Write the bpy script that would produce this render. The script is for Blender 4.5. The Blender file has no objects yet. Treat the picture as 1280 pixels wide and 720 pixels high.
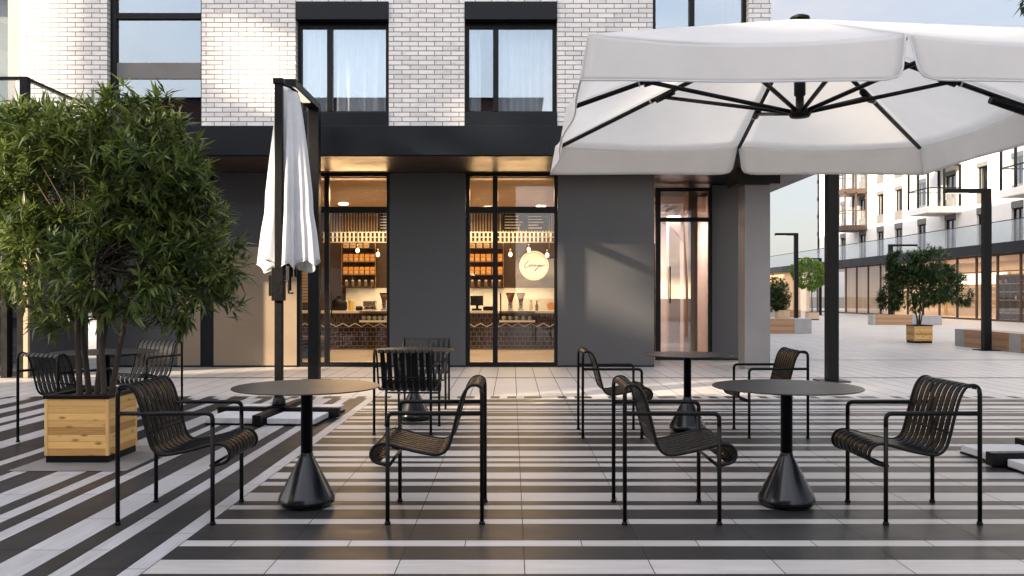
import bpy, math, random
from mathutils import Vector, Matrix, noise
import numpy as np

R = random.Random(7)
NR = np.random.default_rng(11)
F, H, CX, CY = 1066.67, 1.30, 640.0, 370.0
scene = bpy.context.scene
col = scene.collection

def wx(px, Y): return (px - CX) * Y / F
def wz(py, Y): return H + (CY - py) * Y / F

# ------------------------------------------------------------------ mesh helpers
class MB:
    def __init__(s):
        s.v, s.f, s.m, s.sm = [], [], [], []
    def quad(s, a, b, c, d, mi=0):
        i = len(s.v); s.v += [a, b, c, d]; s.f.append((i, i+1, i+2, i+3)); s.m.append(mi); s.sm.append(False)
    def box(s, x0, x1, y0, y1, z0, z1, mi=0):
        if x0 > x1: x0, x1 = x1, x0
        if y0 > y1: y0, y1 = y1, y0
        if z0 > z1: z0, z1 = z1, z0
        i = len(s.v)
        s.v += [(x0,y0,z0),(x1,y0,z0),(x1,y1,z0),(x0,y1,z0),(x0,y0,z1),(x1,y0,z1),(x1,y1,z1),(x0,y1,z1)]
        for q in ((3,2,1,0),(4,5,6,7),(0,1,5,4),(1,2,6,5),(2,3,7,6),(3,0,4,7)):
            s.f.append(tuple(i+k for k in q)); s.m.append(mi); s.sm.append(False)
        return s
    def tube(s, pts, r, n=8, mi=0, closed=False, cap=True):
        pts = [Vector(p) for p in pts]
        rs = r if isinstance(r, (list, tuple)) else [r]*len(pts)
        N = len(pts)
        tang = []
        for k in range(N):
            if closed: t = pts[(k+1) % N] - pts[k-1]
            else: t = pts[min(k+1, N-1)] - pts[max(k-1, 0)]
            tang.append(t.normalized() if t.length > 1e-9 else Vector((0,0,1)))
        a = Vector((0,0,1)) if abs(tang[0].z) < .9 else Vector((1,0,0))
        u = tang[0].cross(a).normalized()
        base = len(s.v)
        for k in range(N):
            if k:
                u = (u - tang[k]*u.dot(tang[k]))
                u = u.normalized() if u.length > 1e-6 else tang[k].orthogonal().normalized()
            w = tang[k].cross(u)
            for j in range(n):
                an = 2*math.pi*j/n
                s.v.append(tuple(pts[k] + (u*math.cos(an) + w*math.sin(an))*rs[k]))
        for k in range(N if closed else N-1):
            k2 = (k+1) % N
            for j in range(n):
                j2 = (j+1) % n
                s.f.append((base+k*n+j, base+k*n+j2, base+k2*n+j2, base+k2*n+j)); s.m.append(mi); s.sm.append(True)
        if cap and not closed:
            s.f.append(tuple(base+j for j in range(n-1,-1,-1))); s.m.append(mi); s.sm.append(False)
            s.f.append(tuple(base+(N-1)*n+j for j in range(n))); s.m.append(mi); s.sm.append(False)
        return s
    def lathe(s, prof, cx=0, cy=0, n=40, mi=0, sm=True):
        base = len(s.v)
        for (r, z) in prof:
            for j in range(n):
                a = 2*math.pi*j/n
                s.v.append((cx+r*math.cos(a), cy+r*math.sin(a), z))
        for k in range(len(prof)-1):
            for j in range(n):
                j2 = (j+1) % n
                s.f.append((base+k*n+j, base+k*n+j2, base+(k+1)*n+j2, base+(k+1)*n+j)); s.m.append(mi); s.sm.append(sm)
        s.f.append(tuple(base+j for j in range(n-1,-1,-1))); s.m.append(mi); s.sm.append(False)
        s.f.append(tuple(base+(len(prof)-1)*n+j for j in range(n))); s.m.append(mi); s.sm.append(False)
        return s
    def strip_bar(s, prof, y0, y1, th, mi=0):
        """flat bar following an (x,z) profile, spanning y0..y1, thickness th"""
        base = len(s.v); N = len(prof)
        for k in range(N):
            p0 = prof[max(k-1,0)]; p1 = prof[min(k+1,N-1)]
            tx, tz = p1[0]-p0[0], p1[1]-p0[1]
            l = math.hypot(tx,tz) or 1
            nx, nz = -tz/l*th/2, tx/l*th/2
            x, z = prof[k]
            s.v += [(x+nx,y0,z+nz),(x+nx,y1,z+nz),(x-nx,y1,z-nz),(x-nx,y0,z-nz)]
        for k in range(N-1):
            for j in range(4):
                j2 = (j+1) % 4
                s.f.append((base+k*4+j, base+k*4+j2, base+k*4+4+j2, base+k*4+4+j)); s.m.append(mi); s.sm.append(False)
        s.f.append((base+3,base+2,base+1,base)); s.m.append(mi); s.sm.append(False)
        e = base+(N-1)*4
        s.f.append((e,e+1,e+2,e+3)); s.m.append(mi); s.sm.append(False)
        return s
    def ball(s, c, r, n=10, m=6, mi=0, sz=1.0):
        prof = [(max(1e-4, r*math.sin(math.pi*k/m)), c[2]-sz*r*math.cos(math.pi*k/m)) for k in range(m+1)]
        return s.lathe(prof, c[0], c[1], n, mi)

def world_loc(o):
    p = Vector((0,0,0))
    while o is not None:
        p += o.location; o = o.parent
    return p

def build(name, mb, mat, parent=None, bevel=0, local=False, attr=None):
    me = bpy.data.meshes.new(name)
    off = world_loc(parent) if (parent is not None and not local) else Vector((0,0,0))
    vs = mb.v if off.length == 0 else [(a-off.x, b-off.y, c-off.z) for a, b, c in mb.v]
    me.from_pydata(vs, [], mb.f)
    for m in (mat if isinstance(mat, (list, tuple)) else [mat]): me.materials.append(m)
    me.polygons.foreach_set('material_index', mb.m)
    me.polygons.foreach_set('use_smooth', mb.sm)
    if attr is not None:
        a = me.attributes.new('tone', 'FLOAT', 'FACE'); a.data.foreach_set('value', attr)
    me.update()
    o = bpy.data.objects.new(name, me); col.objects.link(o)
    if parent is not None: o.parent = parent
    if bevel:
        b = o.modifiers.new('edge', 'BEVEL'); b.width = bevel; b.segments = 2; b.limit_method = 'ANGLE'; b.angle_limit = math.radians(40)
    return o

def tag(o, label=None, cat=None, group=None, kind=None):
    if label: o['label'] = label
    if cat: o['category'] = cat
    if group: o['group'] = group
    if kind: o['kind'] = kind
    return o

def thing(name, label, cat, loc=(0,0,0), group=None, rotz=0):
    o = bpy.data.objects.new(name, None); col.objects.link(o)
    o.empty_display_size = .1
    o.location = loc; o.rotation_euler = (0,0,rotz)
    return tag(o, label, cat, group)

def kids(o): return [c for c in list(bpy.data.objects) if c.parent is o]
def dup(root, loc=None, rotz=None, label=None, group=None):
    def rec(o, par):
        c = o.copy(); col.objects.link(c)
        if par is not None: c.parent = par
        for ch in kids(o): rec(ch, c)
        return c
    r = rec(root, None)
    if loc is not None: r.location = loc
    if rotz is not None: r.rotation_euler = (0,0,rotz)
    if label: r['label'] = label
    if group: r['group'] = group
    return r

def round_path(pts, rad, k=6):
    pts = [Vector(p) for p in pts]; out = [pts[0]]
    for i in range(1, len(pts)-1):
        a, b, c = pts[i-1], pts[i], pts[i+1]
        d0, d1 = (a-b), (c-b)
        r = min(rad, d0.length*.49, d1.length*.49)
        p0, p1 = b + d0.normalized()*r, b + d1.normalized()*r
        for j in range(k+1):
            t = j/k
            out.append(p0*(1-t)**2 + b*2*t*(1-t) + p1*t*t)
    out.append(pts[-1]); return out

def catmull(pts, k=5):
    P = [pts[0]] + list(pts) + [pts[-1]]; out = []
    for i in range(1, len(P)-2):
        for j in range(k):
            t = j/k
            o = []
            for d in range(len(pts[0])):
                p0,p1,p2,p3 = P[i-1][d],P[i][d],P[i+1][d],P[i+2][d]
                o.append(.5*((2*p1)+(-p0+p2)*t+(2*p0-5*p1+4*p2-p3)*t*t+(-p0+3*p1-3*p2+p3)*t**3))
            out.append(tuple(o))
    out.append(tuple(pts[-1])); return out

# ------------------------------------------------------------------ materials
def nodes_of(name):
    m = bpy.data.materials.new(name); m.use_nodes = True
    nt = m.node_tree; nt.nodes.clear()
    out = nt.nodes.new('ShaderNodeOutputMaterial')
    return m, nt, out

def mat(name, color, rough=.5, metal=0.0, spec=.5, var=(3.0, .12), bump=None, stretch=(1,1,1), rvar=.08, trans=0.0, emit=None, sheen=0, coat=0, tone=False):
    m, nt, out = nodes_of(name)
    N, L = nt.nodes, nt.links
    b = N.new('ShaderNodeBsdfPrincipled')
    tc = N.new('ShaderNodeTexCoord'); mp = N.new('ShaderNodeMapping'); mp.inputs['Scale'].default_value = stretch
    L.new(tc.outputs['Object'], mp.inputs['Vector'])
    nz = N.new('ShaderNodeTexNoise'); nz.inputs['Scale'].default_value = var[0]; nz.inputs['Detail'].default_value = 6; nz.inputs['Roughness'].default_value = .6
    L.new(mp.outputs[0], nz.inputs['Vector'])
    mr = N.new('ShaderNodeMapRange'); mr.inputs[1].default_value = .3; mr.inputs[2].default_value = .7
    mr.inputs[3].default_value = 1-var[1]; mr.inputs[4].default_value = 1+var[1]
    L.new(nz.outputs['Fac'], mr.inputs[0])
    mul = N.new('ShaderNodeVectorMath'); mul.operation = 'SCALE'; mul.inputs[0].default_value = color
    fac = mr.outputs[0]
    if tone:
        at = N.new('ShaderNodeAttribute'); at.attribute_name = 'tone'
        mm = N.new('ShaderNodeMath'); mm.operation = 'MULTIPLY'; L.new(at.outputs['Fac'], mm.inputs[0]); L.new(fac, mm.inputs[1]); fac = mm.outputs[0]
    L.new(fac, mul.inputs['Scale'])
    L.new(mul.outputs[0], b.inputs['Base Color'])
    rr = N.new('ShaderNodeMapRange'); rr.inputs[1].default_value = .3; rr.inputs[2].default_value = .7
    rr.inputs[3].default_value = max(.02, rough-rvar); rr.inputs[4].default_value = min(1, rough+rvar)
    L.new(nz.outputs['Fac'], rr.inputs[0]); L.new(rr.outputs[0], b.inputs['Roughness'])
    b.inputs['Metallic'].default_value = metal
    b.inputs['Specular IOR Level'].default_value = spec
    if coat: b.inputs['Coat Weight'].default_value = coat
    if sheen: b.inputs['Sheen Weight'].default_value = sheen
    if emit:
        b.inputs['Emission Color'].default_value = (*emit[0], 1); b.inputs['Emission Strength'].default_value = emit[1]
    if bump:
        n2 = N.new('ShaderNodeTexNoise'); n2.inputs['Scale'].default_value = bump[0]; n2.inputs['Detail'].default_value = 4
        L.new(mp.outputs[0], n2.inputs['Vector'])
        bp = N.new('ShaderNodeBump'); bp.inputs['Strength'].default_value = bump[1]; bp.inputs['Distance'].default_value = .01
        L.new(n2.outputs['Fac'], bp.inputs['Height']); L.new(bp.outputs[0], b.inputs['Normal'])
    sh = b.outputs[0]
    if trans:
        t = N.new('ShaderNodeBsdfTranslucent'); L.new(mul.outputs[0], t.inputs['Color'])
        mx = N.new('ShaderNodeMixShader'); mx.inputs[0].default_value = trans
        L.new(sh, mx.inputs[1]); L.new(t.outputs[0], mx.inputs[2]); sh = mx.outputs[0]
    L.new(sh, out.inputs[0])
    return m

def glass(name, refl=.04, tint=(1,1,1), rough=.0, gtint=(1,1,1)):
    m, nt, out = nodes_of(name); N, L = nt.nodes, nt.links
    t = N.new('ShaderNodeBsdfTransparent'); t.inputs[0].default_value = (*tint,1)
    g = N.new('ShaderNodeBsdfGlossy'); g.inputs['Roughness'].default_value = rough; g.inputs['Color'].default_value = (*gtint,1)
    lw = N.new('ShaderNodeLayerWeight'); lw.inputs[0].default_value = .5
    pw = N.new('ShaderNodeMath'); pw.operation = 'POWER'; pw.inputs[1].default_value = 5; L.new(lw.outputs['Facing'], pw.inputs[0])
    mr = N.new('ShaderNodeMapRange'); mr.inputs[1].default_value = 0; mr.inputs[2].default_value = 1; mr.inputs[3].default_value = refl; mr.inputs[4].default_value = 1
    L.new(pw.outputs[0], mr.inputs[0])
    mx = N.new('ShaderNodeMixShader'); L.new(mr.outputs[0], mx.inputs[0]); L.new(t.outputs[0], mx.inputs[1]); L.new(g.outputs[0], mx.inputs[2])
    L.new(mx.outputs[0], out.inputs[0]); return m

def emission(name, color, s):
    m, nt, out = nodes_of(name)
    e = nt.nodes.new('ShaderNodeEmission'); e.inputs[0].default_value = (*color,1); e.inputs[1].default_value = s
    nt.links.new(e.outputs[0], out.inputs[0]); return m

def brick_mat(name, c1, c2, mortar, bw, rh, ms=.008, bumpy=.5, rough=.6, streak=.25):
    m, nt, out = nodes_of(name); N, L = nt.nodes, nt.links
    tc = N.new('ShaderNodeTexCoord'); sx = N.new('ShaderNodeSeparateXYZ'); L.new(tc.outputs['Object'], sx.inputs[0])
    ad = N.new('ShaderNodeMath'); L.new(sx.outputs[0], ad.inputs[0]); L.new(sx.outputs[1], ad.inputs[1])
    cb = N.new('ShaderNodeCombineXYZ'); L.new(ad.outputs[0], cb.inputs[0]); L.new(sx.outputs[2], cb.inputs[1])
    bk = N.new('ShaderNodeTexBrick'); L.new(cb.outputs[0], bk.inputs['Vector'])
    bk.inputs['Scale'].default_value = 1; bk.inputs['Brick Width'].default_value = bw; bk.inputs['Row Height'].default_value = rh
    bk.inputs['Mortar Size'].default_value = ms; bk.inputs['Mortar Smooth'].default_value = .2; bk.inputs['Bias'].default_value = -.35
    bk.inputs['Color1'].default_value = (*c1,1); bk.inputs['Color2'].default_value = (*c2,1); bk.inputs['Mortar'].default_value = (*mortar,1)
    nz = N.new('ShaderNodeTexNoise'); nz.inputs['Scale'].default_value = 5; nz.inputs['Detail'].default_value = 7; nz.inputs['Roughness'].default_value = .7
    mp = N.new('ShaderNodeMapping'); mp.inputs['Scale'].default_value = (1, 5, 1); L.new(cb.outputs[0], mp.inputs[0]); L.new(mp.outputs[0], nz.inputs['Vector'])
    mr = N.new('ShaderNodeMapRange'); mr.inputs[1].default_value = .52; mr.inputs[2].default_value = .72; mr.inputs[3].default_value = 1; mr.inputs[4].default_value = 1-streak
    L.new(nz.outputs['Fac'], mr.inputs[0])
    sc = N.new('ShaderNodeVectorMath'); sc.operation = 'SCALE'; L.new(bk.outputs['Color'], sc.inputs[0]); L.new(mr.outputs[0], sc.inputs['Scale'])
    b = N.new('ShaderNodeBsdfPrincipled'); L.new(sc.outputs[0], b.inputs['Base Color']); b.inputs['Roughness'].default_value = rough
    n2 = N.new('ShaderNodeTexNoise'); n2.inputs['Scale'].default_value = 40; L.new(cb.outputs[0], n2.inputs['Vector'])
    s1 = N.new('ShaderNodeMath'); s1.operation = 'MULTIPLY_ADD'; s1.inputs[1].default_value = .25; L.new(n2.outputs['Fac'], s1.inputs[0])
    inv = N.new('ShaderNodeMath'); inv.operation = 'SUBTRACT'; inv.inputs[0].default_value = 1; L.new(bk.outputs['Fac'], inv.inputs[1]); L.new(inv.outputs[0], s1.inputs[2])
    bp = N.new('ShaderNodeBump'); bp.inputs['Strength'].default_value = bumpy; bp.inputs['Distance'].default_value = .012
    L.new(s1.outputs[0], bp.inputs['Height']); L.new(bp.outputs[0], b.inputs['Normal'])
    L.new(b.outputs[0], out.inputs[0]); return m

def plank_mat(name, ca, cb_, pitch=.07, vertical=False, rough=.5, knots=True, gloss=.4):
    """wood boards: horizontal (or vertical) boards with their own tone, grain, knots and dark joints"""
    m, nt, out = nodes_of(name); N, L = nt.nodes, nt.links
    tc = N.new('ShaderNodeTexCoord'); sx = N.new('ShaderNodeSeparateXYZ'); L.new(tc.outputs['Object'], sx.inputs[0])
    ad = N.new('ShaderNodeMath'); L.new(sx.outputs[0], ad.inputs[0]); L.new(sx.outputs[1], ad.inputs[1])
    along, across = (sx.outputs[2], ad.outputs[0]) if vertical else (ad.outputs[0], sx.outputs[2])
    dv = N.new('ShaderNodeMath'); dv.operation = 'DIVIDE'; dv.inputs[1].default_value = pitch; L.new(across, dv.inputs[0])
    fl = N.new('ShaderNodeMath'); fl.operation = 'FLOOR'; L.new(dv.outputs[0], fl.inputs[0])
    frc = N.new('ShaderNodeMath'); frc.operation = 'FRACT'; L.new(dv.outputs[0], frc.inputs[0])
    wn = N.new('ShaderNodeTexWhiteNoise'); wn.noise_dimensions = '1D'; L.new(fl.outputs[0], wn.inputs['W'])
    # grain
    off = N.new('ShaderNodeMath'); off.operation = 'MULTIPLY_ADD'; off.inputs[1].default_value = 13.7; L.new(wn.outputs[0], off.inputs[0]); L.new(along, off.inputs[2])
    cv = N.new('ShaderNodeCombineXYZ'); L.new(off.outputs[0], cv.inputs[0]); L.new(dv.outputs[0], cv.inputs[1])
    mp = N.new('ShaderNodeMapping'); mp.inputs['Scale'].default_value = (2.2, 3.0, 1); L.new(cv.outputs[0], mp.inputs[0])
    nz = N.new('ShaderNodeTexNoise'); nz.inputs['Scale'].default_value = 2; nz.inputs['Detail'].default_value = 8; nz.inputs['Distortion'].default_value = 1.2; L.new(mp.outputs[0], nz.inputs['Vector'])
    mixf = N.new('ShaderNodeMath'); mixf.operation = 'MULTIPLY_ADD'; mixf.inputs[1].default_value = .70; L.new(wn.outputs[0], mixf.inputs[0])
    sub = N.new('ShaderNodeMath'); sub.operation = 'MULTIPLY'; sub.inputs[1].default_value = .62; L.new(nz.outputs['Fac'], sub.inputs[0]); L.new(sub.outputs[0], mixf.inputs[2])
    mx = N.new('ShaderNodeMix'); mx.data_type = 'RGBA'; mx.inputs[6].default_value = (*ca,1); mx.inputs[7].default_value = (*cb_,1); L.new(mixf.outputs[0], mx.inputs[0])
    colr = mx.outputs[2]
    if knots:
        mk = N.new('ShaderNodeMapping'); mk.inputs['Scale'].default_value = (5.5, .8, 1); L.new(cv.outputs[0], mk.inputs[0])
        vo = N.new('ShaderNodeTexVoronoi'); vo.inputs['Scale'].default_value = 1.0; L.new(mk.outputs[0], vo.inputs['Vector'])
        kr = N.new('ShaderNodeMapRange'); kr.inputs[1].default_value = .06; kr.inputs[2].default_value = .22; kr.inputs[3].default_value = .8; kr.inputs[4].default_value = 0; L.new(vo.outputs['Distance'], kr.inputs[0])
        m2 = N.new('ShaderNodeMix'); m2.data_type = 'RGBA'; L.new(kr.outputs[0], m2.inputs[0]); L.new(colr, m2.inputs[6]); m2.inputs[7].default_value = (.10,.045,.015,1); colr = m2.outputs[2]
    # joints
    pp = N.new('ShaderNodeMath'); pp.operation = 'PINGPONG'; pp.inputs[1].default_value = .5; L.new(frc.outputs[0], pp.inputs[0])
    jr = N.new('ShaderNodeMapRange'); jr.inputs[1].default_value = .0; jr.inputs[2].default_value = .045; jr.inputs[3].default_value = .35; jr.inputs[4].default_value = 1; L.new(pp.outputs[0], jr.inputs[0])
    sc = N.new('ShaderNodeVectorMath'); sc.operation = 'SCALE'; L.new(colr, sc.inputs[0]); L.new(jr.outputs[0], sc.inputs['Scale'])
    b = N.new('ShaderNodeBsdfPrincipled'); L.new(sc.outputs[0], b.inputs['Base Color']); b.inputs['Roughness'].default_value = rough; b.inputs['Specular IOR Level'].default_value = gloss
    bp = N.new('ShaderNodeBump'); bp.inputs['Strength'].default_value = .6; bp.inputs['Distance'].default_value = .006; L.new(jr.outputs[0], bp.inputs['Height']); L.new(bp.outputs[0], b.inputs['Normal'])
    L.new(b.outputs[0], out.inputs[0]); return m

def leaf_mat(name, ca, cb_, trans=.3):
    m, nt, out = nodes_of(name); N, L = nt.nodes, nt.links
    at = N.new('ShaderNodeAttribute'); at.attribute_name = 'tone'
    mx = N.new('ShaderNodeMix'); mx.data_type = 'RGBA'; mx.inputs[6].default_value = (*ca,1); mx.inputs[7].default_value = (*cb_,1); L.new(at.outputs['Fac'], mx.inputs[0])
    b = N.new('ShaderNodeBsdfPrincipled'); L.new(mx.outputs[2], b.inputs['Base Color']); b.inputs['Roughness'].default_value = .42; b.inputs['Specular IOR Level'].default_value = .45
    t = N.new('ShaderNodeBsdfTranslucent'); L.new(mx.outputs[2], t.inputs[0])
    ms = N.new('ShaderNodeMixShader'); ms.inputs[0].default_value = trans; L.new(b.outputs[0], ms.inputs[1]); L.new(t.outputs[0], ms.inputs[2]); L.new(ms.outputs[0], out.inputs[0]); return m

M = {}
M['black'] = mat('black_powder_coat', (.0045,.0047,.0052), .42, spec=.17, var=(30,.15), bump=(400,.05))
M['table'] = mat('black_table_lacquer', (.012,.0117,.0116), .38, spec=.38, rvar=.02, var=(3,.06), bump=(300,.03))
M['cone'] = mat('satin_black_cone', (.005,.0058,.008), .22, spec=.40, var=(2,.05), rvar=.02)
M['fascia'] = mat('charcoal_fascia_metal', (.0075,.0095,.012), .34, spec=.17, var=(1.2,.18), bump=(3,.03))
M['frame'] = mat('anthracite_frame', (.0045,.0047,.0053), .4, spec=.2, var=(8,.15))
M['wall'] = mat('grey_wall_panel', (.061,.064,.069), .27, spec=.42, var=(.8,.05), rvar=.0)
M['concrete'] = mat('pale_concrete', (.34,.33,.32), .75, var=(4,.12), bump=(25,.12))
M['brick'] = brick_mat('white_glazed_brick', (.745,.725,.695), (.51,.505,.505), (.19,.185,.18), .264, .0763, .0078, streak=.38)
M['redbrick'] = brick_mat('dark_red_brick', (.13,.05,.035), (.20,.08,.055), (.05,.045,.04), .25, .08, .01)
M['plaster'] = mat('white_render', (.82,.795,.75), .8, var=(.7,.06), bump=(30,.05))
M['fabric'] = mat('off_white_canvas', (.90,.895,.875), .85, spec=.2, var=(2,.03), bump=(500,.12), trans=.64)
M['valance'] = mat('valance_canvas', (.86,.85,.83), .85, spec=.25, var=(2,.04), bump=(500,.12), trans=.60)
M['cloth'] = mat('white_canvas_folded', (.79,.80,.81), .85, spec=.2, var=(3,.06), bump=(500,.1), trans=.40)
M['slab'] = mat('white_concrete_slab', (.46,.465,.48), .7, var=(8,.12), bump=(60,.08))
M['glass_up'] = glass('coated_window_glass', .27, (.88,.92,.94), 0, (.80,.90,.98))
M['glass_curtain'] = glass('curtained_window_glass', .19, (.92,.95,.97), 0, (.86,.94,1.0))
M['glass_stair'] = glass('stair_window_glass', .185, (.6,.63,.66), 0, (.84,.93,1.0))
M['glass_shop'] = glass('clear_shop_glass', .05, (.96,.96,.95))
M['glass_rail'] = glass('balustrade_glass', .10, (.86,.9,.92))
M['glass_far'] = glass('far_window_glass', .22, (.7,.72,.75))
M['curtain'] = mat('white_voile_curtain', (.88,.89,.90), .9, spec=.1, var=(6,.04), trans=.30)
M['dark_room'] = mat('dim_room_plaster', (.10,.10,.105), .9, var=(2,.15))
M['soffit'] = mat('dark_bronze_soffit', (.030,.020,.013), .42, spec=.35, var=(1.2,.15))
M['wood_planter'] = plank_mat('pine_boards', (.26,.105,.026), (.78,.47,.16), .0555, False, .45)
M['pine_trim'] = mat('pine_trim', (.62,.38,.14), .5, var=(14,.2), stretch=(1,1,.2))
M['wood_bench'] = plank_mat('bench_timber', (.27,.14,.07), (.42,.25,.135), .06, False, .55, knots=False)
M['wood_clad'] = plank_mat('vertical_timber_cladding', (.42,.25,.13), (.55,.36,.20), .11, True, .6, knots=False)
M['ceil_wood'] = plank_mat('oak_ceiling_boards', (.42,.24,.11), (.52,.32,.16), .14, True, .5, knots=False)
M['interior'] = mat('dark_brown_wall', (.075,.045,.032), .6, var=(2,.15))
M['cream'] = mat('cream_paint', (.66,.56,.42), .6, var=(2,.06))
M['whitetop'] = mat('white_stone_top', (.75,.72,.66), .3, var=(5,.05))
M['pink'] = mat('blush_plaster', (.70,.62,.57), .7, var=(1.2,.06))
M['tan'] = mat('tan_panel', (.36,.25,.17), .6, var=(1.5,.08))
M['soil'] = mat('dark_soil', (.035,.026,.02), .95, var=(40,.4), bump=(60,.8))
M['bark'] = mat('grey_brown_bark', (.045,.034,.026), .9, var=(12,.35), bump=(40,.6), stretch=(1,1,.25))
M['leaf'] = leaf_mat('lance_leaf', (.022,.046,.013), (.165,.215,.045), .34)
M['leaf_dark'] = leaf_mat('dark_leaf', (.018,.040,.013), (.085,.135,.034), .3)
M['leaf_lime'] = leaf_mat('lime_leaf', (.10,.20,.02), (.24,.36,.05), .4)
M['orange'] = mat('orange_paper', (.70,.30,.055), .6, var=(12,.15))
M['kraft'] = mat('cream_paper', (.70,.56,.38), .7, var=(12,.12))
M['ceramic'] = mat('white_ceramic', (.78,.74,.66), .25, var=(6,.04))
M['yellow'] = mat('yellow_plastic', (.78,.52,.08), .35, var=(6,.06))
M['steel'] = mat('brushed_steel', (.55,.50,.44), .3, metal=1, var=(20,.1))
M['brass'] = mat('warm_brass', (.70,.46,.22), .3, metal=1, var=(20,.1))
M['slat_light'] = mat('pale_wood_slat', (.52,.40,.28), .55, var=(8,.15), stretch=(1,1,.1))
M['jar'] = mat('smoky_jar', (.20,.13,.08), .15, var=(8,.15))
M['sign'] = mat('backlit_cream_disc', (.8,.72,.55), .5, var=(3,.02), emit=((1,.80,.52), .17))
M['bulb'] = emission('warm_bulb', (1,.72,.38), 2.2)
M['downlight'] = emission('warm_downlight', (1,.80,.55), 6)
M['led'] = mat('warm_led_panel', (.8,.76,.68), .5, emit=((1,.85,.62), .25))
M['screen'] = mat('dark_screen', (.01,.01,.012), .2, var=(3,.1))
M['red_lid'] = mat('amber_hopper', (.16,.05,.03), .2, var=(6,.1))
M['shopfloor'] = mat('warm_interior_floor', (.48,.41,.33), .35, var=(1.5,.08))
M['curbdark'] = mat('tree_pit_grey', (.15,.145,.14), .6, var=(2,.15), bump=(30,.08))

# paving
def tile_mat(name, c, st, rough=.40, amt=.10, sp=.5):
    return mat(name, c, rough, spec=sp, var=(1.0, amt), stretch=st, bump=(1.3,.02), rvar=.05, tone=True)
M['tile_lx'] = tile_mat('light_tile', (.36,.347,.333), (2.2,34,1), .42, .15)
M['tile_ly'] = tile_mat('light_tile_turned', (.335,.333,.338), (34,2.2,1), .42, .15)
M['tile_dx'] = tile_mat('dark_tile', (.026,.0255,.0252), (3,6,1), .40, .16, .16)
M['tile_dy'] = tile_mat('dark_tile_turned', (.026,.026,.0268), (6,3,1), .40, .16, .16)
M['tile_far'] = tile_mat('pale_paver', (.42,.40,.375), (2.5,10,1), .45)
M['joint'] = mat('paving_joint', (.045,.043,.042), .9, var=(20,.2))

# ------------------------------------------------------------------ ground
g = MB(); g.quad((-600,-400,-.03),(600,-400,-.03),(600,900,-.03),(-600,900,-.03))
tag(build('ground', g, M['joint']), kind='structure')
g = MB(); g.quad((-30,-12,-.004),(60,-12,-.004),(60,100,-.004),(-30,100,-.004))
tag(build('paving_bed', g, M['joint']), kind='structure')

pv = MB(); tone = []
MATS = [M['tile_lx'], M['tile_ly'], M['tile_dx'], M['tile_dy'], M['tile_far'], M['curbdark']]
J = .0024
def tile(x0,x1,y0,y1,mi,z=0.0,t=None):
    jx=.0045 if mi==4 else J
    pv.quad((x0+jx,y0+J,z),(x1-jx,y0+J,z),(x1-jx,y1-J,z),(x0+jx,y1-J,z),mi); tone.append(t if t else R.uniform(.95,1.05))
def Yp(py): return F*H/(py-CY)
pyb = [717.6,699.5,682.9,675.4,655,648.7,636.9,631.5,626.5,615.8,607.1,602.3,598.5,590.5,583.3,579.2,576.7,572.8,570,563.3,557.8,555,547.2,544.7,540,538,536.2,531.3,527.8,525.8,523.8,520.2,516.3,515.2,513.8,512.2,510.7,507.2,504.5,502.8,499.2,498.0]
rows = []
ys = [Yp(p) for p in pyb]
# rows below the picture, going towards and behind the camera
y = ys[0]; near = []; dark = True
while y > -8:
    w = R.choice([.11,.11,.218,.218,.327]); near.append((y-w, y, dark)); y -= w; dark = not dark
rows += near
dark = False
for a, b in zip(ys[:-1], ys[1:]):
    rows.append((a, b, dark)); dark = not dark
SE = -1.735
def row_tiles(y0,y1,mi,x0,x1,L,off):
    x = x0; k = math.floor((x0-off)/L)+1
    while x < x1-1e-6:
        nx = min(x1, off + k*L); k += 1
        if nx - x > .004: tile(x,nx,y0,y1,mi)
        x = nx
for i,(y0,y1,d) in enumerate(rows):
    off = .06 + (.305 if R.random() < .08 else 0)
    row_tiles(y0,y1,2 if d else 0, SE, 16, .61, off)
# turned stripes on the left
Ytop = ys[-1]
xb = [SE,-1.84,-2.05,-2.16,-2.275,-2.49,-2.71,-2.82,-2.93,-3.04,-3.15,-3.37,-3.59,-3.70,-3.92,-4.03]
cols = []; dark = False
for a,b in zip(xb[:-1],xb[1:]): cols.append((b,a,dark)); dark = not dark
x = xb[-1]
while x > -20:
    w = R.choice([.11,.11,.218,.218,.327]); cols.append((x-w,x,dark)); x -= w; dark = not dark
for (x0,x1,d) in cols:
    off = R.choice([.1,.1,.1,.405]); yy = -8; k = math.floor((yy-off)/.61)+1
    while yy < Ytop-1e-6:
        ny = min(Ytop, off+k*.61); k += 1
        if ny-yy > .004: tile(x0,x1,yy,ny,3 if d else 1)
        yy = ny
# dashed row where the stripes end
y1 = Yp(495.3); seq='DDLLDLDLDDLLDLDDLLDLLDDL'; un=.1075; kk=-180
while kk < 150:
    r_=1
    ch_=seq[kk%len(seq)]
    while seq[(kk+r_)%len(seq)]==ch_ and r_<3: r_+=1
    xa=-.70+kk*un
    tile(xa,xa+r_*un,Ytop,y1,2 if ch_=='D' else 0); kk+=r_
# pale paving towards the building and across the square
yy = y1
while yy < 90:
    d = 1.22 if yy < 14 else (.61 if yy < 30 else 1.22)
    thin = (16.85 < yy < 17.4) or R.random() < .03
    if thin:
        row_tiles(yy,yy+.12,2,-26,50,1.2,.06); yy += .12
    L = .305 if yy < 15.6 else (.61 if yy < 34 else 2.44)
    row_tiles(yy,yy+d,4,-26,50,L,.06+(R.choice([0,.15]) if yy>15 else 0)); yy += d
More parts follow.
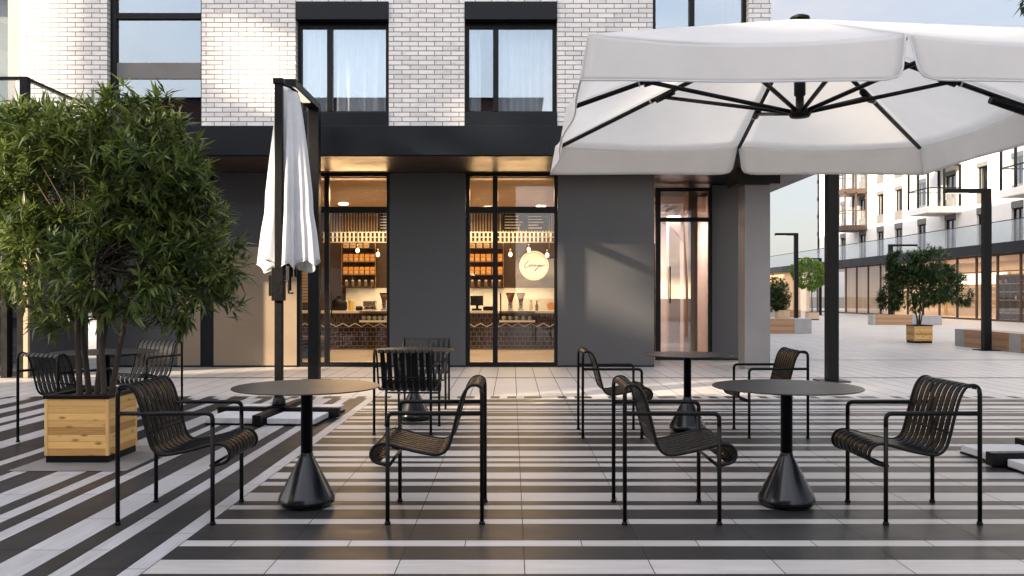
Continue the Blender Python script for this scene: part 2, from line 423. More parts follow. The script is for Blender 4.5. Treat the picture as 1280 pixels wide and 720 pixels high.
# grey pit surround under the wooden planter
for (xa,xc,ya,yb2) in ((-3.74,-3.16,6.32,6.84),(-3.16,-2.86,6.32,6.84),(-3.74,-3.16,6.84,7.4),(-3.16,-2.86,6.84,7.4)):
    tile(xa,xc,ya,yb2,5,.004,1.0)
tag(build('plaza_paving', pv, MATS, attr=tone), kind='structure')

# ------------------------------------------------------------------ corner building (café)
YB, YF, YW, YE = 13.80, 13.72, 15.60, 17.30     # brick face, fascia, ground-floor wall, entrance
ZS, ZT = 3.565, 4.04                            # soffit and top of fascia
B = thing('corner_building', 'white brick apartment building over a charcoal ground floor with a glazed cafe', 'building', (0, 14, 0))
def bx(px): return wx(px, YB)
TOP = 16.0
br = MB()
edges = [(-7.94,bx(134)),(bx(252),bx(369.5)),(bx(486),bx(580.5)),(bx(696.5),bx(816)),(bx(936),4.19)]
for a,b in edges: br.box(a,b,YB,YB+.45,ZT,6.06)
zh = 6.06
br.box(bx(252),bx(816),YB,YB+.45,zh,TOP); br.box(bx(816),bx(936),YB,YB+.45,7.35,TOP); br.box(bx(936),4.19,YB,YB+.45,zh,TOP); br.box(-7.94,bx(134),YB,YB+.45,zh,TOP); br.box(bx(134),bx(252),YB,YB+.45,8.2,TOP)
br.box(4.19-.3,4.19,YB+.45,60,ZT,TOP)
br.box(-7.94,-7.64,YB+.45,60,ZT,TOP); br.box(-7.64,3.89,59.7,60,0,TOP)
build('brick_wall', br, M['brick'], B)
rb = MB(); rb.box(-7.94,4.19,YB,60,TOP,TOP+.25); build('roof', rb, M['fascia'], B, .02)
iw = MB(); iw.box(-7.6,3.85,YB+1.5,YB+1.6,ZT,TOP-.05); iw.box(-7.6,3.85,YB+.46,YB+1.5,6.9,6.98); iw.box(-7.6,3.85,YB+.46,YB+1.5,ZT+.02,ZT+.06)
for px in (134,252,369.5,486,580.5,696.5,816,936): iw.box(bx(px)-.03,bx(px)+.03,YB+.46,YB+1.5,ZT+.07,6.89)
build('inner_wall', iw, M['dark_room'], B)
# canopy/fascia slab
cn = MB(); cn.box(-14,5.66,YF,24,ZS,ZT); build('canopy', cn, M['fascia'], B, .008)
sf = MB(); sf.box(-7.6,5.6,YF+.06,YW+.2,ZS-.012,ZS-.003); build('soffit', sf, M['soffit'], B)
# ground-floor wall panels
def gx(px): return wx(px, YW)
gw = MB()
for a,b in ((-7.6,gx(250.5)),(gx(267),gx(371)),(gx(487),gx(582)),(gx(697),gx(818))):
    gw.box(a,b,YW,YW+.25,.03,ZS-.014)
gw.box(gx(818)-.25,gx(818)-.001,YW+.25,YE,.03,ZS-.014)
gw.box(wx(890,YE),4.67,YE,YE+.25,.03,ZS-.014)
gw.box(4.42,4.67,YE+.25,24,.03,ZS-.014)
build('ground_wall', gw, M['wall'], B, .006)
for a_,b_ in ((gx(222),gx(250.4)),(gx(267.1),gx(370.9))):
    tp = MB(); tp.box(a_,b_,YW-.004,YW-.0005,.032,2.2); build('tan_wall_area', tp, mat('tan_wall_area',(.235,.18,.125),.35,spec=.4,var=(1.2,.10)), B)  # flat tan sheets over two stretches of the lower grey wall
pl = MB()
pl.box(gx(250.5),gx(267),YW+.02,YW+.2,.03,ZS-.014)
build('wall_recess', pl, M['fascia'], B)
for a,b,yy in ((-7.6,gx(371),YW),(gx(487),gx(582),YW),(gx(697),gx(818),YW),(wx(890,YE),4.67,YE)):
    pt = MB(); pt.box(a,b,yy+.012,yy+.2,0,.03); build('wall_plinth', pt, M['frame'], B)
pc = MB(); pc.box(4.112,4.563,15.07,15.52,0,3.27); build('pillar', pc, mat('pillar_render', (.19,.185,.185), .45, var=(1.5,.10), bump=(20,.08)), B, .012)
pc2 = MB(); pc2.box(3.95,4.70,14.95,15.65,3.27,ZS-.013); build('pillar_head', pc2, M['frame'], B)

# upper windows with curtains
def curtain(x0,x1,y,z0,z1,waves,seed):
    rr = random.Random(seed); mb = MB(); n = int((x1-x0)/.012); base = 0
    ph = rr.uniform(0,6)
    for i in range(n+1):
        x = x0+(x1-x0)*i/n; t = (x-x0)
        w = .05*math.sin(t*waves+ph+1.3*math.sin(t*waves*.31+ph)) + .012*math.sin(t*waves*2.3)
        mb.v += [(x,y+w*1.1,z0),(x+.004*math.sin(t*9),y+w*.7,(z0+z1)/2),(x,y+w*.45,z1)]
    for i in range(n):
        for j in range(2):
            mb.f.append((i*3+j,(i+1)*3+j,(i+1)*3+j+1,i*3+j+1)); mb.m.append(0); mb.sm.append(True)
    return mb
def upper_window(pa,pb,pm,cur,seed,zt=5.76):
    a,b = bx(pa),bx(pb); yv = YB+.14
    f = MB(); fw=.07
    zb = 4.27
    f.box(a+.005,a+fw,yv,yv+.08,zb,zt); f.box(b-fw,b-.005,yv,yv+.08,zb,zt)
    f.box(a+fw,b-fw,yv,yv+.08,zt-.09,zt); f.box(a+fw,b-fw,yv,yv+.08,zb,zb+.05)
    mx_ = bx(pm); f.box(mx_-.045,mx_+.045,yv-.012,yv+.08,zb+.05,zt-.09)
    fr = build('window', f, M['frame'], B, .004)
    p = MB(); p.box(a+fw,mx_-.045,yv+.035,yv+.043,zb+.05,zt-.09); p.box(mx_+.045,b-fw,yv+.035,yv+.043,zb+.05,zt-.09)
    build('pane', p, M['glass_curtain'] if cur else M['glass_up'], fr)
    h = MB(); h.box(a+.004,b-.004,YB-.035,YB+.2,zt+.003,zt+.295); build('blind_box', h, M['fascia'], fr, .006)
    s = MB(); s.box(a+.004,b-.004,YB-.02,YB+.14,ZT+.002,zb-.002); build('sill_panel', s, M['fascia'], fr, .004)
    for k,(c0,c1) in enumerate(cur):
        build('curtain', curtain(bx(c0),bx(c1),yv+.28,zb,zt-.02,42,seed+k), M['curtain'], fr)
upper_window(369.5,486,410,[(374,404),(413,484)],3)
upper_window(580.5,696.5,619.5,[(584,600),(618,694)],5)
upper_window(816,936,867,[],8,7.05)
# stair window
a,b = bx(134),bx(252); yv=YB+.10
f = MB(); f.box(a+.004,a+.10,yv,yv+.1,ZT,8.2); f.box(b-.05,b-.004,yv,yv+.1,ZT,8.2)
f.box(a+.1,b-.05,yv,yv+.1,wz(23.5,yv),wz(16,yv)); f.box(a+.1,b-.05,yv,yv+.1,7.3,7.36); f.box(a+.1,b-.05,yv,yv+.1,ZT,ZT+.07)
fr = build('stair_window', f, M['frame'], B, .004)
p = MB(); p.box(a+.1,b-.05,yv+.05,yv+.058,wz(98,yv)-.9,8.15); build('pane', p, M['glass_stair'], fr)
p = MB(); p.box(a+.1,b-.05,yv+.02,yv+.045,wz(98,yv),wz(78,yv)); build('floor_band', p, M['curbdark'], fr)

# shop fronts
def shop_window(pa,pb,pm,name):
    a,b,m_ = gx(pa),gx(pb),gx(pm); f = MB(); fy0,fy1 = YW+.03,YW+.11
    ztop,zbot = 3.55,.0
    zt0,zt1 = wz(266,YW),wz(258,YW)
    f.box(a+.003,a+.075,fy0,fy1,zbot,ztop); f.box(b-.06,b-.003,fy0,fy1,zbot,ztop); f.box(a+.075,b-.06,fy0,fy1,ztop-.06,ztop)
    f.box(a+.075,b-.06,fy0,fy1,0,.085)
    f.box(m_-.045,m_+.045,fy0-.012,fy1,.085,ztop-.06)
    f.box(a+.075,m_-.045,fy0,fy1,zt0,zt1); f.box(m_+.045,b-.06,fy0,fy1,zt0,zt1)
    fr = build(name, f, M['frame'], B, .004)
    p = MB()
    for x0,x1 in ((a+.075,m_-.045),(m_+.045,b-.06)):
        p.box(x0,x1,fy0+.035,fy0+.043,.085,zt0); p.box(x0,x1,fy0+.035,fy0+.043,zt1,ztop-.06)
    build('pane', p, M['glass_shop'], fr)
    hd = MB(); hx = m_+.10
    hd.tube([(hx,fy0-.05,.9),(hx,fy0-.05,1.35)],.012); hd.tube([(hx,fy0,.95),(hx,fy0-.05,.95)],.008); hd.tube([(hx,fy0,1.3),(hx,fy0-.05,1.3)],.008)
    build('door_handle', hd, M['black'], fr)
shop_window(371,487,408,'shop_window'); shop_window(582,697,619,'shop_window')

# entrance glazing
def ex(px): return wx(px, YE)
f = MB(); a,b = ex(820),ex(890)
f.box(a,a+.10,YE+.02,YE+.12,0,3.5); f.box(b-.06,b-.003,YE+.02,YE+.12,0,3.5); f.box(a+.1,b-.06,YE+.02,YE+.12,3.42,3.5)
f.box(a+.1,b-.06,YE+.02,YE+.12,wz(277,YE),wz(271.5,YE)); f.box(a+.1,b-.06,YE+.02,YE+.12,0,.07)
fr = build('entrance_window', f, M['frame'], B, .004)
p = MB(); p.box(a+.1,b-.06,YE+.06,YE+.068,.07,3.42); build('pane', p, glass('entrance_glass', .12, (.95,.93,.92)), fr)
bar = MB(); bar.tube([(a+.28,YE-.04,1.15),(a+.28,YE-.04,1.9)],.014); bar.tube([(a+.28,YE+.02,1.2),(a+.28,YE-.04,1.2)],.009); bar.tube([(a+.28,YE+.02,1.85),(a+.28,YE-.04,1.85)],.009)
build('door_handle', bar, M['black'], fr)
lb = MB(); lb.box(ex(868),ex(880),YE+.6,YE+1.1,0,3.5)
build('lobby_column', lb, M['tan'], B)
lb = MB(); lb.box(2.62,4.40,YE+3.4,YE+3.5,0,3.5); lb.box(2.5,2.6,YE+.15,YE+3.5,0,3.5); lb.box(4.3,4.4,YE+.3,YE+3.4,0,3.5); lb.box(2.62,4.3,YE+1.6,YE+1.75,3.15,3.5)
lb.box(ex(851),ex(866),YE+1.3,YE+1.6,0,3.15)
build('lobby_wall', lb, M['pink'], B)
lf = MB(); lf.box(2.6,4.4,YE+.13,YE+3.4,.0,.02); build('lobby_floor', lf, M['shopfloor'], B)
dk = MB(); dk.box(ex(829),ex(848),YE+2.2,YE+2.3,.02,2.5); build('lobby_door', dk, M['frame'], B)

# interior shell
IY = 22.4
sh = MB(); sh.box(-6.3,2.3,IY,IY+.1,0,3.5); sh.box(-6.4,-6.3,YW+.26,IY,0,3.5); sh.box(2.3,2.4,YW+.26,IY,0,3.5); build('cafe_wall', sh, M['interior'], B)
sh = MB(); sh.box(-6.3,2.3,YW+.13,IY,3.47,3.52); build('cafe_ceiling', sh, M['ceil_wood'], B)
sh = MB(); sh.box(-6.3,2.3,16.75,IY,.0,.02); build('cafe_floor', sh, M['shopfloor'], B)
sh = MB(); sh.box(-6.3,2.3,YW+.12,16.745,.0,.022); build('lamplit_floor_strip', sh, M['whitetop'], B)  # floor by the glass made whiter, lamp light put into its colour
def iwx(px,Y=IY): return wx(px,Y)
sl = MB()
def slats(xa,xb,z0,z1):
    x = xa
    while x < xb: sl.box(x,x+.035,IY-.06,IY-.002,z0,z1); x += .075
slats(-4.9,1.15,wz(291,IY),wz(262,IY)); build('wall_slats', sl, M['slat_light'], B)
bs = MB(); bs.box(-4.35,1.15,IY-.05,IY-.005,wz(392,IY),wz(360,IY)); build('splashback', bs, M['whitetop'], B)
for (dx,dy) in ((-3.95,20.0),(-.6,20.8),(.7,20.6),(-2.2,19.6)):
    dl = MB(); dl.lathe([(.11,3.445),(.11,3.468)],dx,dy,20); build('ceiling_downlight', dl, M['downlight'], B)

# left wing shopfront and balcony above it
Lw = MB(); lx = -7.78
Lw.box(-13,lx,13.62,13.9,3.0,ZS-.02)
fr = build('side_shopfront', Lw, M['frame'], B)
p = MB(); p.box(-13,lx-.1,13.68,13.69,.1,3.0); build('pane', p, glass('side_shop_glass', .10, (.30,.30,.32)), fr)
for xx in (-13,-11.2,-9.5,-8.1,lx-.06):
    mf = MB(); mf.box(xx-.05,xx+.05,13.6,13.75,0,3.0); build('mullion', mf, M['frame'], fr)
tn = MB(); tn.box(lx-.02,lx+.06,13.6,13.66,0,3.0); build('edge_trim', tn, M['tan'], fr)
rt = MB(); rt.box(lx-.02,lx+.04,13.68,YW-.01,0,ZS-.02); build('return_wall', rt, M['wall'], B)
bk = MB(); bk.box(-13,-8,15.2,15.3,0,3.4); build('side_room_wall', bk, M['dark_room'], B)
zr = 4.48
sb = MB(); sb.box(-14,-7.05,12.3,YF-.005,3.86,4.035); bal = build('balcony', sb, M['fascia'], B, .01)
rl = MB(); rl.box(-14,-7.03,12.36,12.44,zr-.04,zr); rl.box(-7.11,-7.03,12.44,YF-.01,zr-.04,zr)
rl.box(-7.13,-7.02,12.35,12.45,4.036,zr+.0015); rl.box(-10.4,-10.3,12.35,12.45,4.036,zr-.002)
build('handrail', rl, M['frame'], bal, .004)
gl = MB(); gl.box(-14,-7.14,12.39,12.402,4.04,zr-.045); gl.box(-7.075,-7.063,12.46,YF-.03,4.04,zr-.045); build('balustrade_glass', gl, M['glass_rail'], bal)
bd = MB(); bd.box(-14,-8.17,YB+.2,YB+.22,ZT,6.4); dd = build('balcony_door', bd, M['glass_up'], B)
bf = MB(); bf.box(-8.17,-7.945,YB+.03,YB+.4,ZT,TOP); build('door_reveal', bf, M['concrete'], B)
bf = MB(); bf.box(-14,-8.18,YB+.6,YB+.7,ZT,TOP); build('balcony_room_wall', bf, M['plaster'], B)
bf = MB(); bf.box(-14,-8.18,YB+.02,YB+.4,6.42,TOP); build('balcony_lintel', bf, M['plaster'], B)

# ------------------------------------------------------------------ café contents
ck = thing('cafe_counter', 'long cafe counter with white top and dark hexagon tiled front', 'counter', (-1.5,20.4,0))
YC = 20.4
m_hex, nt, out = nodes_of('hexagon_tiles'); N,L = nt.nodes, nt.links
tc = N.new('ShaderNodeTexCoord'); sx = N.new('ShaderNodeSeparateXYZ'); L.new(tc.outputs['Object'],sx.inputs[0]); cb = N.new('ShaderNodeCombineXYZ'); L.new(sx.outputs[0],cb.inputs[0]); L.new(sx.outputs[2],cb.inputs[1])
bkt = N.new('ShaderNodeTexBrick'); L.new(cb.outputs[0],bkt.inputs[0]); bkt.inputs['Scale'].default_value=1; bkt.inputs['Brick Width'].default_value=.13; bkt.inputs['Row Height'].default_value=.11; bkt.inputs['Mortar Size'].default_value=.009
bkt.inputs['Color1'].default_value=(.018,.012,.013,1); bkt.inputs['Color2'].default_value=(.040,.027,.026,1); bkt.inputs['Mortar'].default_value=(.16,.12,.10,1)
bb = N.new('ShaderNodeBsdfPrincipled'); L.new(bkt.outputs[0],bb.inputs[0]); bb.inputs['Roughness'].default_value=.25; L.new(bb.outputs[0],out.inputs[0])
zc = wz(388.5,YC)
c = MB(); c.box(-5.2,1.2,YC+.03,YC+.6,.06,zc-.06); build('counter_front', c, m_hex, ck)
c = MB(); c.box(-5.25,1.25,YC-.03,YC+.65,zc-.06,zc); build('counter_top', c, M['whitetop'], ck, .006)
c = MB(); c.box(-5.2,1.2,YC+.07,YC+.55,.02,.06); build('plinth', c, M['tan'], ck)
c = MB()
x = -5.2
while x < 1.2: c.box(x,x+.03,YC+.008,YC+.03,zc-.36,zc-.065); x += .066
build('slat_panel', c, M['interior'], ck)
c = MB(); zz=zc-.34; x=-5.1; pts=[]
k=0
while x < 1.15:
    pts.append((x,YC+.0,zz+(.04 if k%2 else -.04))); x+=.15; k+=1
c.tube(pts,.011,5); build('zigzag_trim', c, M['whitetop'], ck)

def shelf_unit(pa,pb,lab):
    a,b = iwx(pa),iwx(pb); t = thing('wall_shelf', lab, 'shelf', ((a+b)/2,IY,0), 'shelf units behind the counter')
    z0,z1 = wz(359,IY),wz(302.5,IY)
    d=.30
    s = MB(); s.box(a,b,IY-.02,IY-.004,z0,z1); build('back_panel', s, M['interior'], t)
    s = MB(); s.tube(round_path([(a,IY-d,z0),(a,IY-d,z1),(b,IY-d,z1),(b,IY-d,z0)],.12),.013,6); build('front_frame', s, M['brass'], t)
    zs = [wz(358.5,IY),wz(343.5,IY),wz(327.5,IY),wz(310.5,IY)]
    for zq in zs:
        s = MB(); s.box(a+.01,b-.01,IY-d+.02,IY-.021,zq-.02,zq); build('shelf_board', s, M['interior'], t)
    return a,b,zs,d
def bag_mesh(w,h,d):
    mb = MB(); n = [( -w/2,-d/2),(w/2,-d/2),(w/2,d/2),(-w/2,d/2)]
    lv = [(0,1,1),(h*.62,1,1),(h*.8,.98,.55),(h,.95,.12)]
    for z,sx_,sy_ in lv:
        for px_,py_ in n: mb.v.append((px_*sx_,py_*sy_,z))
    for k in range(3):
        for j in range(4):
            j2=(j+1)%4; mb.f.append((k*4+j,k*4+j2,k*4+4+j2,k*4+4+j)); mb.m.append(0); mb.sm.append(False)
    mb.f.append((3,2,1,0)); mb.m.append(0); mb.sm.append(False); mb.f.append((12,13,14,15)); mb.m.append(0); mb.sm.append(False)
    return mb
bagA = None; whiteA=None; jarA=None
def place(proto, loc, label, group):
    return dup(proto, loc, None, label, group)
def make_bag(body, labelm, name, cat, w=.12,h=.20):
    t = thing(name, 'x', cat, (0,0,-5))
    build('bag_body', bag_mesh(w,h,.09), body, t, local=True)
    s = MB(); s.box(-w*.33,w*.33,-.052,-.046,h*.18,h*.45); build('paper_label', s, labelm, t, local=True)
    return t
protos = []
bag_p = make_bag(M['orange'], M['kraft'], 'coffee_bag', 'coffee bag'); 
box_p = make_bag(M['kraft'], M['orange'], 'paper_bag', 'paper bag', .14,.17)
jar_p = thing('glass_jar','x','jar',(0,0,-5))
s = MB(); s.lathe([(.045,0),(.05,.02),(.05,.11),(.035,.135)],n=14); build('jar_body', s, M['jar'], jar_p, local=True)
s = MB(); s.lathe([(.038,.1355),(.038,.165),(.012,.18)],n=14); build('lid', s, M['ceramic'], jar_p, local=True)
protos += [bag_p,box_p,jar_p]
first = {id(bag_p):True,id(box_p):True,id(jar_p):True}
def put(p, loc, label, group):
    if first[id(p)]:
        first[id(p)] = False; p.location = loc; tag(p, label, None, group); return p
    return dup(p, loc, 0, label, group)
for (pa,pb,lab,side) in ((430,471.5,'brass framed wall shelf seen through the left cafe door','left'),(586,629.5,'brass framed wall shelf seen left of the round sign','right')):
    a,b,zs,d = shelf_unit(pa,pb,lab)
    where = 'shelf in the left doorway' if side=='left' else 'shelf beside the round sign'
    n = 6 if side=='left' else 6
    for r_,zq in ((1,zs[1]),(2,zs[2])):
        for k in range(n):
            put(bag_p,(a+.085+(b-a-.17)*k/(n-1),IY-d+.10,zq+.001), 'orange coffee bag on the %s row of the brass %s'%('lower' if r_==1 else 'upper',where),'orange coffee bags on the %s row, %s'%('lower' if r_==1 else 'upper',where))
    for k in range(4):
        put(box_p,(a+.10+(b-a-.24)*k/3.6,IY-d+.10,zs[3]+.001),'cream paper bag on the top board of the brass %s'%where,'cream paper bags, %s'%where)
    for k in range(5):
        put(jar_p,(a+.10+(b-a-.2)*k/4,IY-d+.10,zs[0]+.001),'smoky jar with white lid at the bottom of the brass %s'%where,'jars, %s'%where)
# hanging rack of hoops above shelves
rk = thing('hanging_rack','white wire rack with two rows of hoops hanging over the cafe shelves','rack',(-1.8,21.4,wz(296,21.4)))
yr = 21.4; s = MB(); z0,z1,z2 = wz(303,yr),wz(296.5,yr),wz(290.5,yr)
for zq in (z0,z1,z2): s.tube([(-4.75,yr,zq),(1.12,yr,zq)],.014,5)
build('rail', s, M['ceramic'], rk)
s = MB(); x=-4.7
while x < 1.1:
    for (u,v) in ((z0,z1),(z1,z2)): s.box(x-.022,x+.022,yr-.012,yr+.012,u+.012,v-.012)
    x += .105
build('hoop_row', s, M['ceramic'], rk)
s = MB()
for xx in (-4.6,-2.6,-.6,1.0): s.tube([(xx,yr,z2),(xx,yr,3.46)],.008,5)
build('hanger', s, M['black'], rk)
# menu board
mbd = thing('menu_board','dark menu board with pale lines high on the cafe wall','menu board',(iwx(656),IY,wz(282,IY)))
s = MB(); s.box(iwx(628),iwx(686),IY-.09,IY-.065,wz(288,IY),wz(268,IY)); build('board', s, M['frame'], mbd)
s = MB()
for cx0,cx1 in ((631,655),(660,682)):
    for k in range(5):
        yy = 270.5+3.6*k; s.box(iwx(cx0),iwx(cx0)+(iwx(cx1)-iwx(cx0))*R.uniform(.55,1),IY-.095,IY-.091,wz(yy+1.0,IY),wz(yy,IY))
build('menu_line', s, M['ceramic'], mbd)
mb2 = thing('menu_board','narrow menu board at the right edge of the left cafe doorway','menu board',(iwx(481),IY,wz(280,IY)))
s = MB(); s.box(iwx(475),iwx(490),IY-.09,IY-.065,wz(288,IY),wz(268,IY)); build('board', s, M['frame'], mb2)
s = MB()
for k in range(5):
    yy=270.5+3.6*k; s.box(iwx(476),iwx(476)+.26*R.uniform(.6,1),IY-.095,IY-.091,wz(yy+1,IY),wz(yy,IY))
build('menu_line', s, M['ceramic'], mb2)
# round sign with lettering
sgY = 21.9; sx0,sz0 = wx(667.5,sgY),wz(332,sgY); sr = 18.4*sgY/F
sg = thing('round_sign','round cream backlit sign with the script word Lungo over the cafe counter','sign',(sx0,sgY,sz0))
def disc(r,y0,y1,rim=0):
    mb = MB(); n=48
    for yy in (y0,y1):
        for j in range(n): a=2*math.pi*j/n; mb.v.append((sx0+r*math.cos(a),yy,sz0+r*math.sin(a)))
    for j in range(n): j2=(j+1)%n; mb.f.append((j,j2,n+j2,n+j)); mb.m.append(0); mb.sm.append(True)
    mb.f.append(tuple(range(n-1,-1,-1))); mb.m.append(0); mb.sm.append(False); mb.f.append(tuple(range(n,2*n))); mb.m.append(0); mb.sm.append(False)
    return mb
build('disc', disc(sr,sgY,sgY+.04), M['sign'], sg)
rm = MB(); rm.tube([(sx0+sr*.9*math.cos(2*math.pi*j/48),sgY-.003,sz0+sr*.9*math.sin(2*math.pi*j/48)) for j in range(48)],.006,6,closed=True)
build('rim_line', rm, M['brass'], sg)
q = 1/864*60*sgY/F     # zoom pixel to metres
def sp(u,v): return ((u-395)*q+sx0, sgY-.008, sz0-(v-390)*q)
strokes = [
 [(300,300),(270,325),(240,365),(222,400),(232,425),(265,420),(300,405),(305,390)],             # L
 [(300,385),(312,375),(312,398),(322,402),(338,378),(338,400)],                                  # u
 [(345,402),(348,378),(360,372),(370,382),(370,402),(384,396)],                                  # n
 [(425,380),(405,374),(392,388),(402,402),(420,398),(428,380),(440,400),(470,385)],             # n/g bowl
 [(500,378),(478,374),(462,388),(470,402),(490,396),(500,380),(470,420),(430,465),(408,490),(415,470),(460,425),(505,398)],   # g
 [(520,384),(510,396),(522,406),(540,398),(540,384),(524,380),(550,390),(600,376)],             # o + tail
]
s = MB()
for st in strokes: s.tube([sp(u,v) for (u,v) in catmull(st,5)],.0105,6)
build('lettering', s, M['screen'], sg)
s = MB()
for px_ in (648.5,686.5): s.tube([(wx(px_,sgY),sgY+.02,sz0+.15),(wx(px_,sgY),sgY+.02,3.46)],.008,5)
build('hanging_wire', s, M['brass'], sg)
# pendant bulbs
pb0=None
for i,(px_,py_) in enumerate(((638,318),(661,312),(684,319),(447,313),(472.5,318))):
    Yp_=21.0; X_,Z_=wx(px_,Yp_),wz(py_,Yp_)
    lab=['bare pendant bulb left of the round sign','bare pendant bulb above the round sign','bare pendant bulb at the right edge of the round sign','bare pendant bulb before the orange bags in the left doorway','bare pendant bulb at the right edge of the left doorway'][i]
    t = thing('pendant_bulb',lab,'pendant lamp',(X_,Yp_,Z_),'pendant bulbs over the counter')
    s=MB(); s.ball((X_,Yp_,Z_),.045,10,6,0,1.35); build('bulb',s,M['bulb'],t)
    s=MB(); s.lathe([(.022,Z_+.055),(.024,Z_+.12),(.008,Z_+.14)],X_,Yp_,10); build('socket',s,M['brass'],t)
    s=MB(); s.tube([(X_,Yp_,Z_+.14),(X_,Yp_,3.46)],.005,5); build('cord',s,M['black'],t)
# counter-top objects  (Y of counter middle 20.7)
YT=20.75
def cx_(px_): return wx(px_,YT)
t=thing('cash_register','black cash register screen on the white counter by the door mullion','cash register',(cx_(597),YT,zc))
s=MB(); s.box(cx_(588),cx_(604),YT-.02,YT+.03,zc+.12,zc+.36); build('screen',s,M['screen'],t,.006)
s=MB(); s.box(cx_(590),cx_(602),YT-.1,YT+.12,zc,zc+.05); s.box(cx_(595),cx_(598),YT-.02,YT+.04,zc+.05,zc+.13); build('stand',s,M['black'],t)
t=thing('receipt_printer','low black receipt printer on the counter beside the register','printer',(cx_(610),YT,zc))
s=MB(); s.box(cx_(604),cx_(616),YT-.1,YT+.1,zc,zc+.10); build('printer_body',s,M['black'],t,.012)
s=MB(); s.box(cx_(607),cx_(613),YT-.02,YT+.02,zc+.10,zc+.115); build('paper_slot',s,M['ceramic'],t)
def grinder(px_,lab,k=1.0):
    X_=cx_(px_); t=thing('coffee_grinder',lab,'coffee grinder',(X_,YT,zc),'coffee grinders on the counter')
    s=MB(); s.box(X_-.07,X_+.07,YT-.09,YT+.09,zc,zc+.04); s.box(X_-.05,X_+.05,YT-.0,YT+.07,zc+.04,zc+.2); build('grinder_body',s,M['steel'],t,.006)
    s=MB(); s.lathe([(.05,zc+.2),(.055,zc+.24),(.105,zc+.40)],X_,YT,18); build('hopper',s,M['red_lid'],t)
    s=MB(); s.lathe([(.11,zc+.401),(.11,zc+.43)],X_,YT,18); build('lid',s,M['black'],t)
    s=MB(); s.tube([(X_,YT-.05,zc+.16),(X_,YT-.16,zc+.14)],.014,6); build('portafilter',s,M['black'],t)
grinder(638,'dark coffee grinder left of its twin on the counter'); grinder(651,'dark coffee grinder right of its twin on the counter'); grinder(480,'dark coffee grinder at the right edge of the left doorway')
t=thing('espresso_machine','low steel espresso machine on the counter in the left doorway','espresso machine',(cx_(462),YT,zc))
s=MB(); s.box(cx_(455),cx_(470),YT-.12,YT+.15,zc+.1,zc+.24); s.box(cx_(455),cx_(470),YT+.02,YT+.15,zc+.03,zc+.1); s.box(cx_(455),cx_(470),YT-.14,YT+.15,zc,zc+.03); build('machine_body',s,M['steel'],t,.01)
s=MB(); s.tube([(cx_(459),YT-.09,zc+.1),(cx_(459),YT-.09,zc+.06)],.02,8); s.tube([(cx_(466),YT-.09,zc+.1),(cx_(466),YT-.09,zc+.06)],.02,8); build('group_head',s,M['black'],t)
t=thing('tea_caddy','low dark round caddy between the yellow canister and espresso machine','caddy',(cx_(449),YT,zc))
s=MB(); s.lathe([(.08,zc),(.085,zc+.02),(.085,zc+.08)],cx_(449),YT,18); build('caddy_body',s,M['black'],t)
s=MB(); s.lathe([(.088,zc+.081),(.088,zc+.1),(.02,zc+.115)],cx_(449),YT,18); build('lid',s,M['jar'],t)
t=thing('canister','yellow canister on the counter in the left doorway','canister',(cx_(439),YT,zc))
s=MB(); s.lathe([(.06,zc),(.065,zc+.02),(.065,zc+.2),(.06,zc+.22)],cx_(439),YT,18); build('canister_body',s,M['yellow'],t)
s=MB(); s.lathe([(.067,zc+.221),(.067,zc+.25),(.02,zc+.265)],cx_(439),YT,18); build('lid',s,M['kraft'],t)
t=thing('takeaway_sack','lumpy black sack on the left end of the cafe counter','sack',(cx_(424),YT,zc))
s=MB(); s.lathe([(.17,zc),(.2,zc+.06),(.19,zc+.2),(.14,zc+.27),(.06,zc+.30)],cx_(424),YT,12); build('sack_body',s,M['frame'],t)
s=MB(); s.lathe([(.05,zc+.301),(.09,zc+.36)],cx_(424),YT,12); build('tied_neck',s,M['frame'],t)
for px_,lab,mt in ((664,'white milk bottle on the counter below the round sign','ceramic'),(671,'slim dark bottle on the counter below the round sign','jar')):
    t=thing('bottle',lab,'bottle',(cx_(px_),YT,zc)); s=MB(); s.lathe([(.035,zc),(.037,zc+.12),(.016,zc+.18),(.016,zc+.22)],cx_(px_),YT,14); build('bottle_body',s,M[mt],t)
    s=MB(); s.lathe([(.019,zc+.221),(.019,zc+.24)],cx_(px_),YT,10); build('cap',s,M['black'],t)
t=thing('serving_board','round orange wooden board leaning at the right end of the counter','board',(cx_(689),YT+.1,zc))
s=MB(); n=24
for yy in (YT+.1,YT+.13):
    for j in range(n): s.v.append((cx_(689)+.1*math.cos(2*math.pi*j/n),yy,zc+.105+.1*math.sin(2*math.pi*j/n)))
for j in range(n): j2=(j+1)%n; s.f.append((j,j2,n+j2,n+j)); s.m.append(0); s.sm.append(True)
s.f.append(tuple(range(n-1,-1,-1))); s.m.append(0); s.sm.append(False); s.f.append(tuple(range(n,2*n))); s.m.append(0); s.sm.append(False)
build('board_disc',s,M['orange'],t)
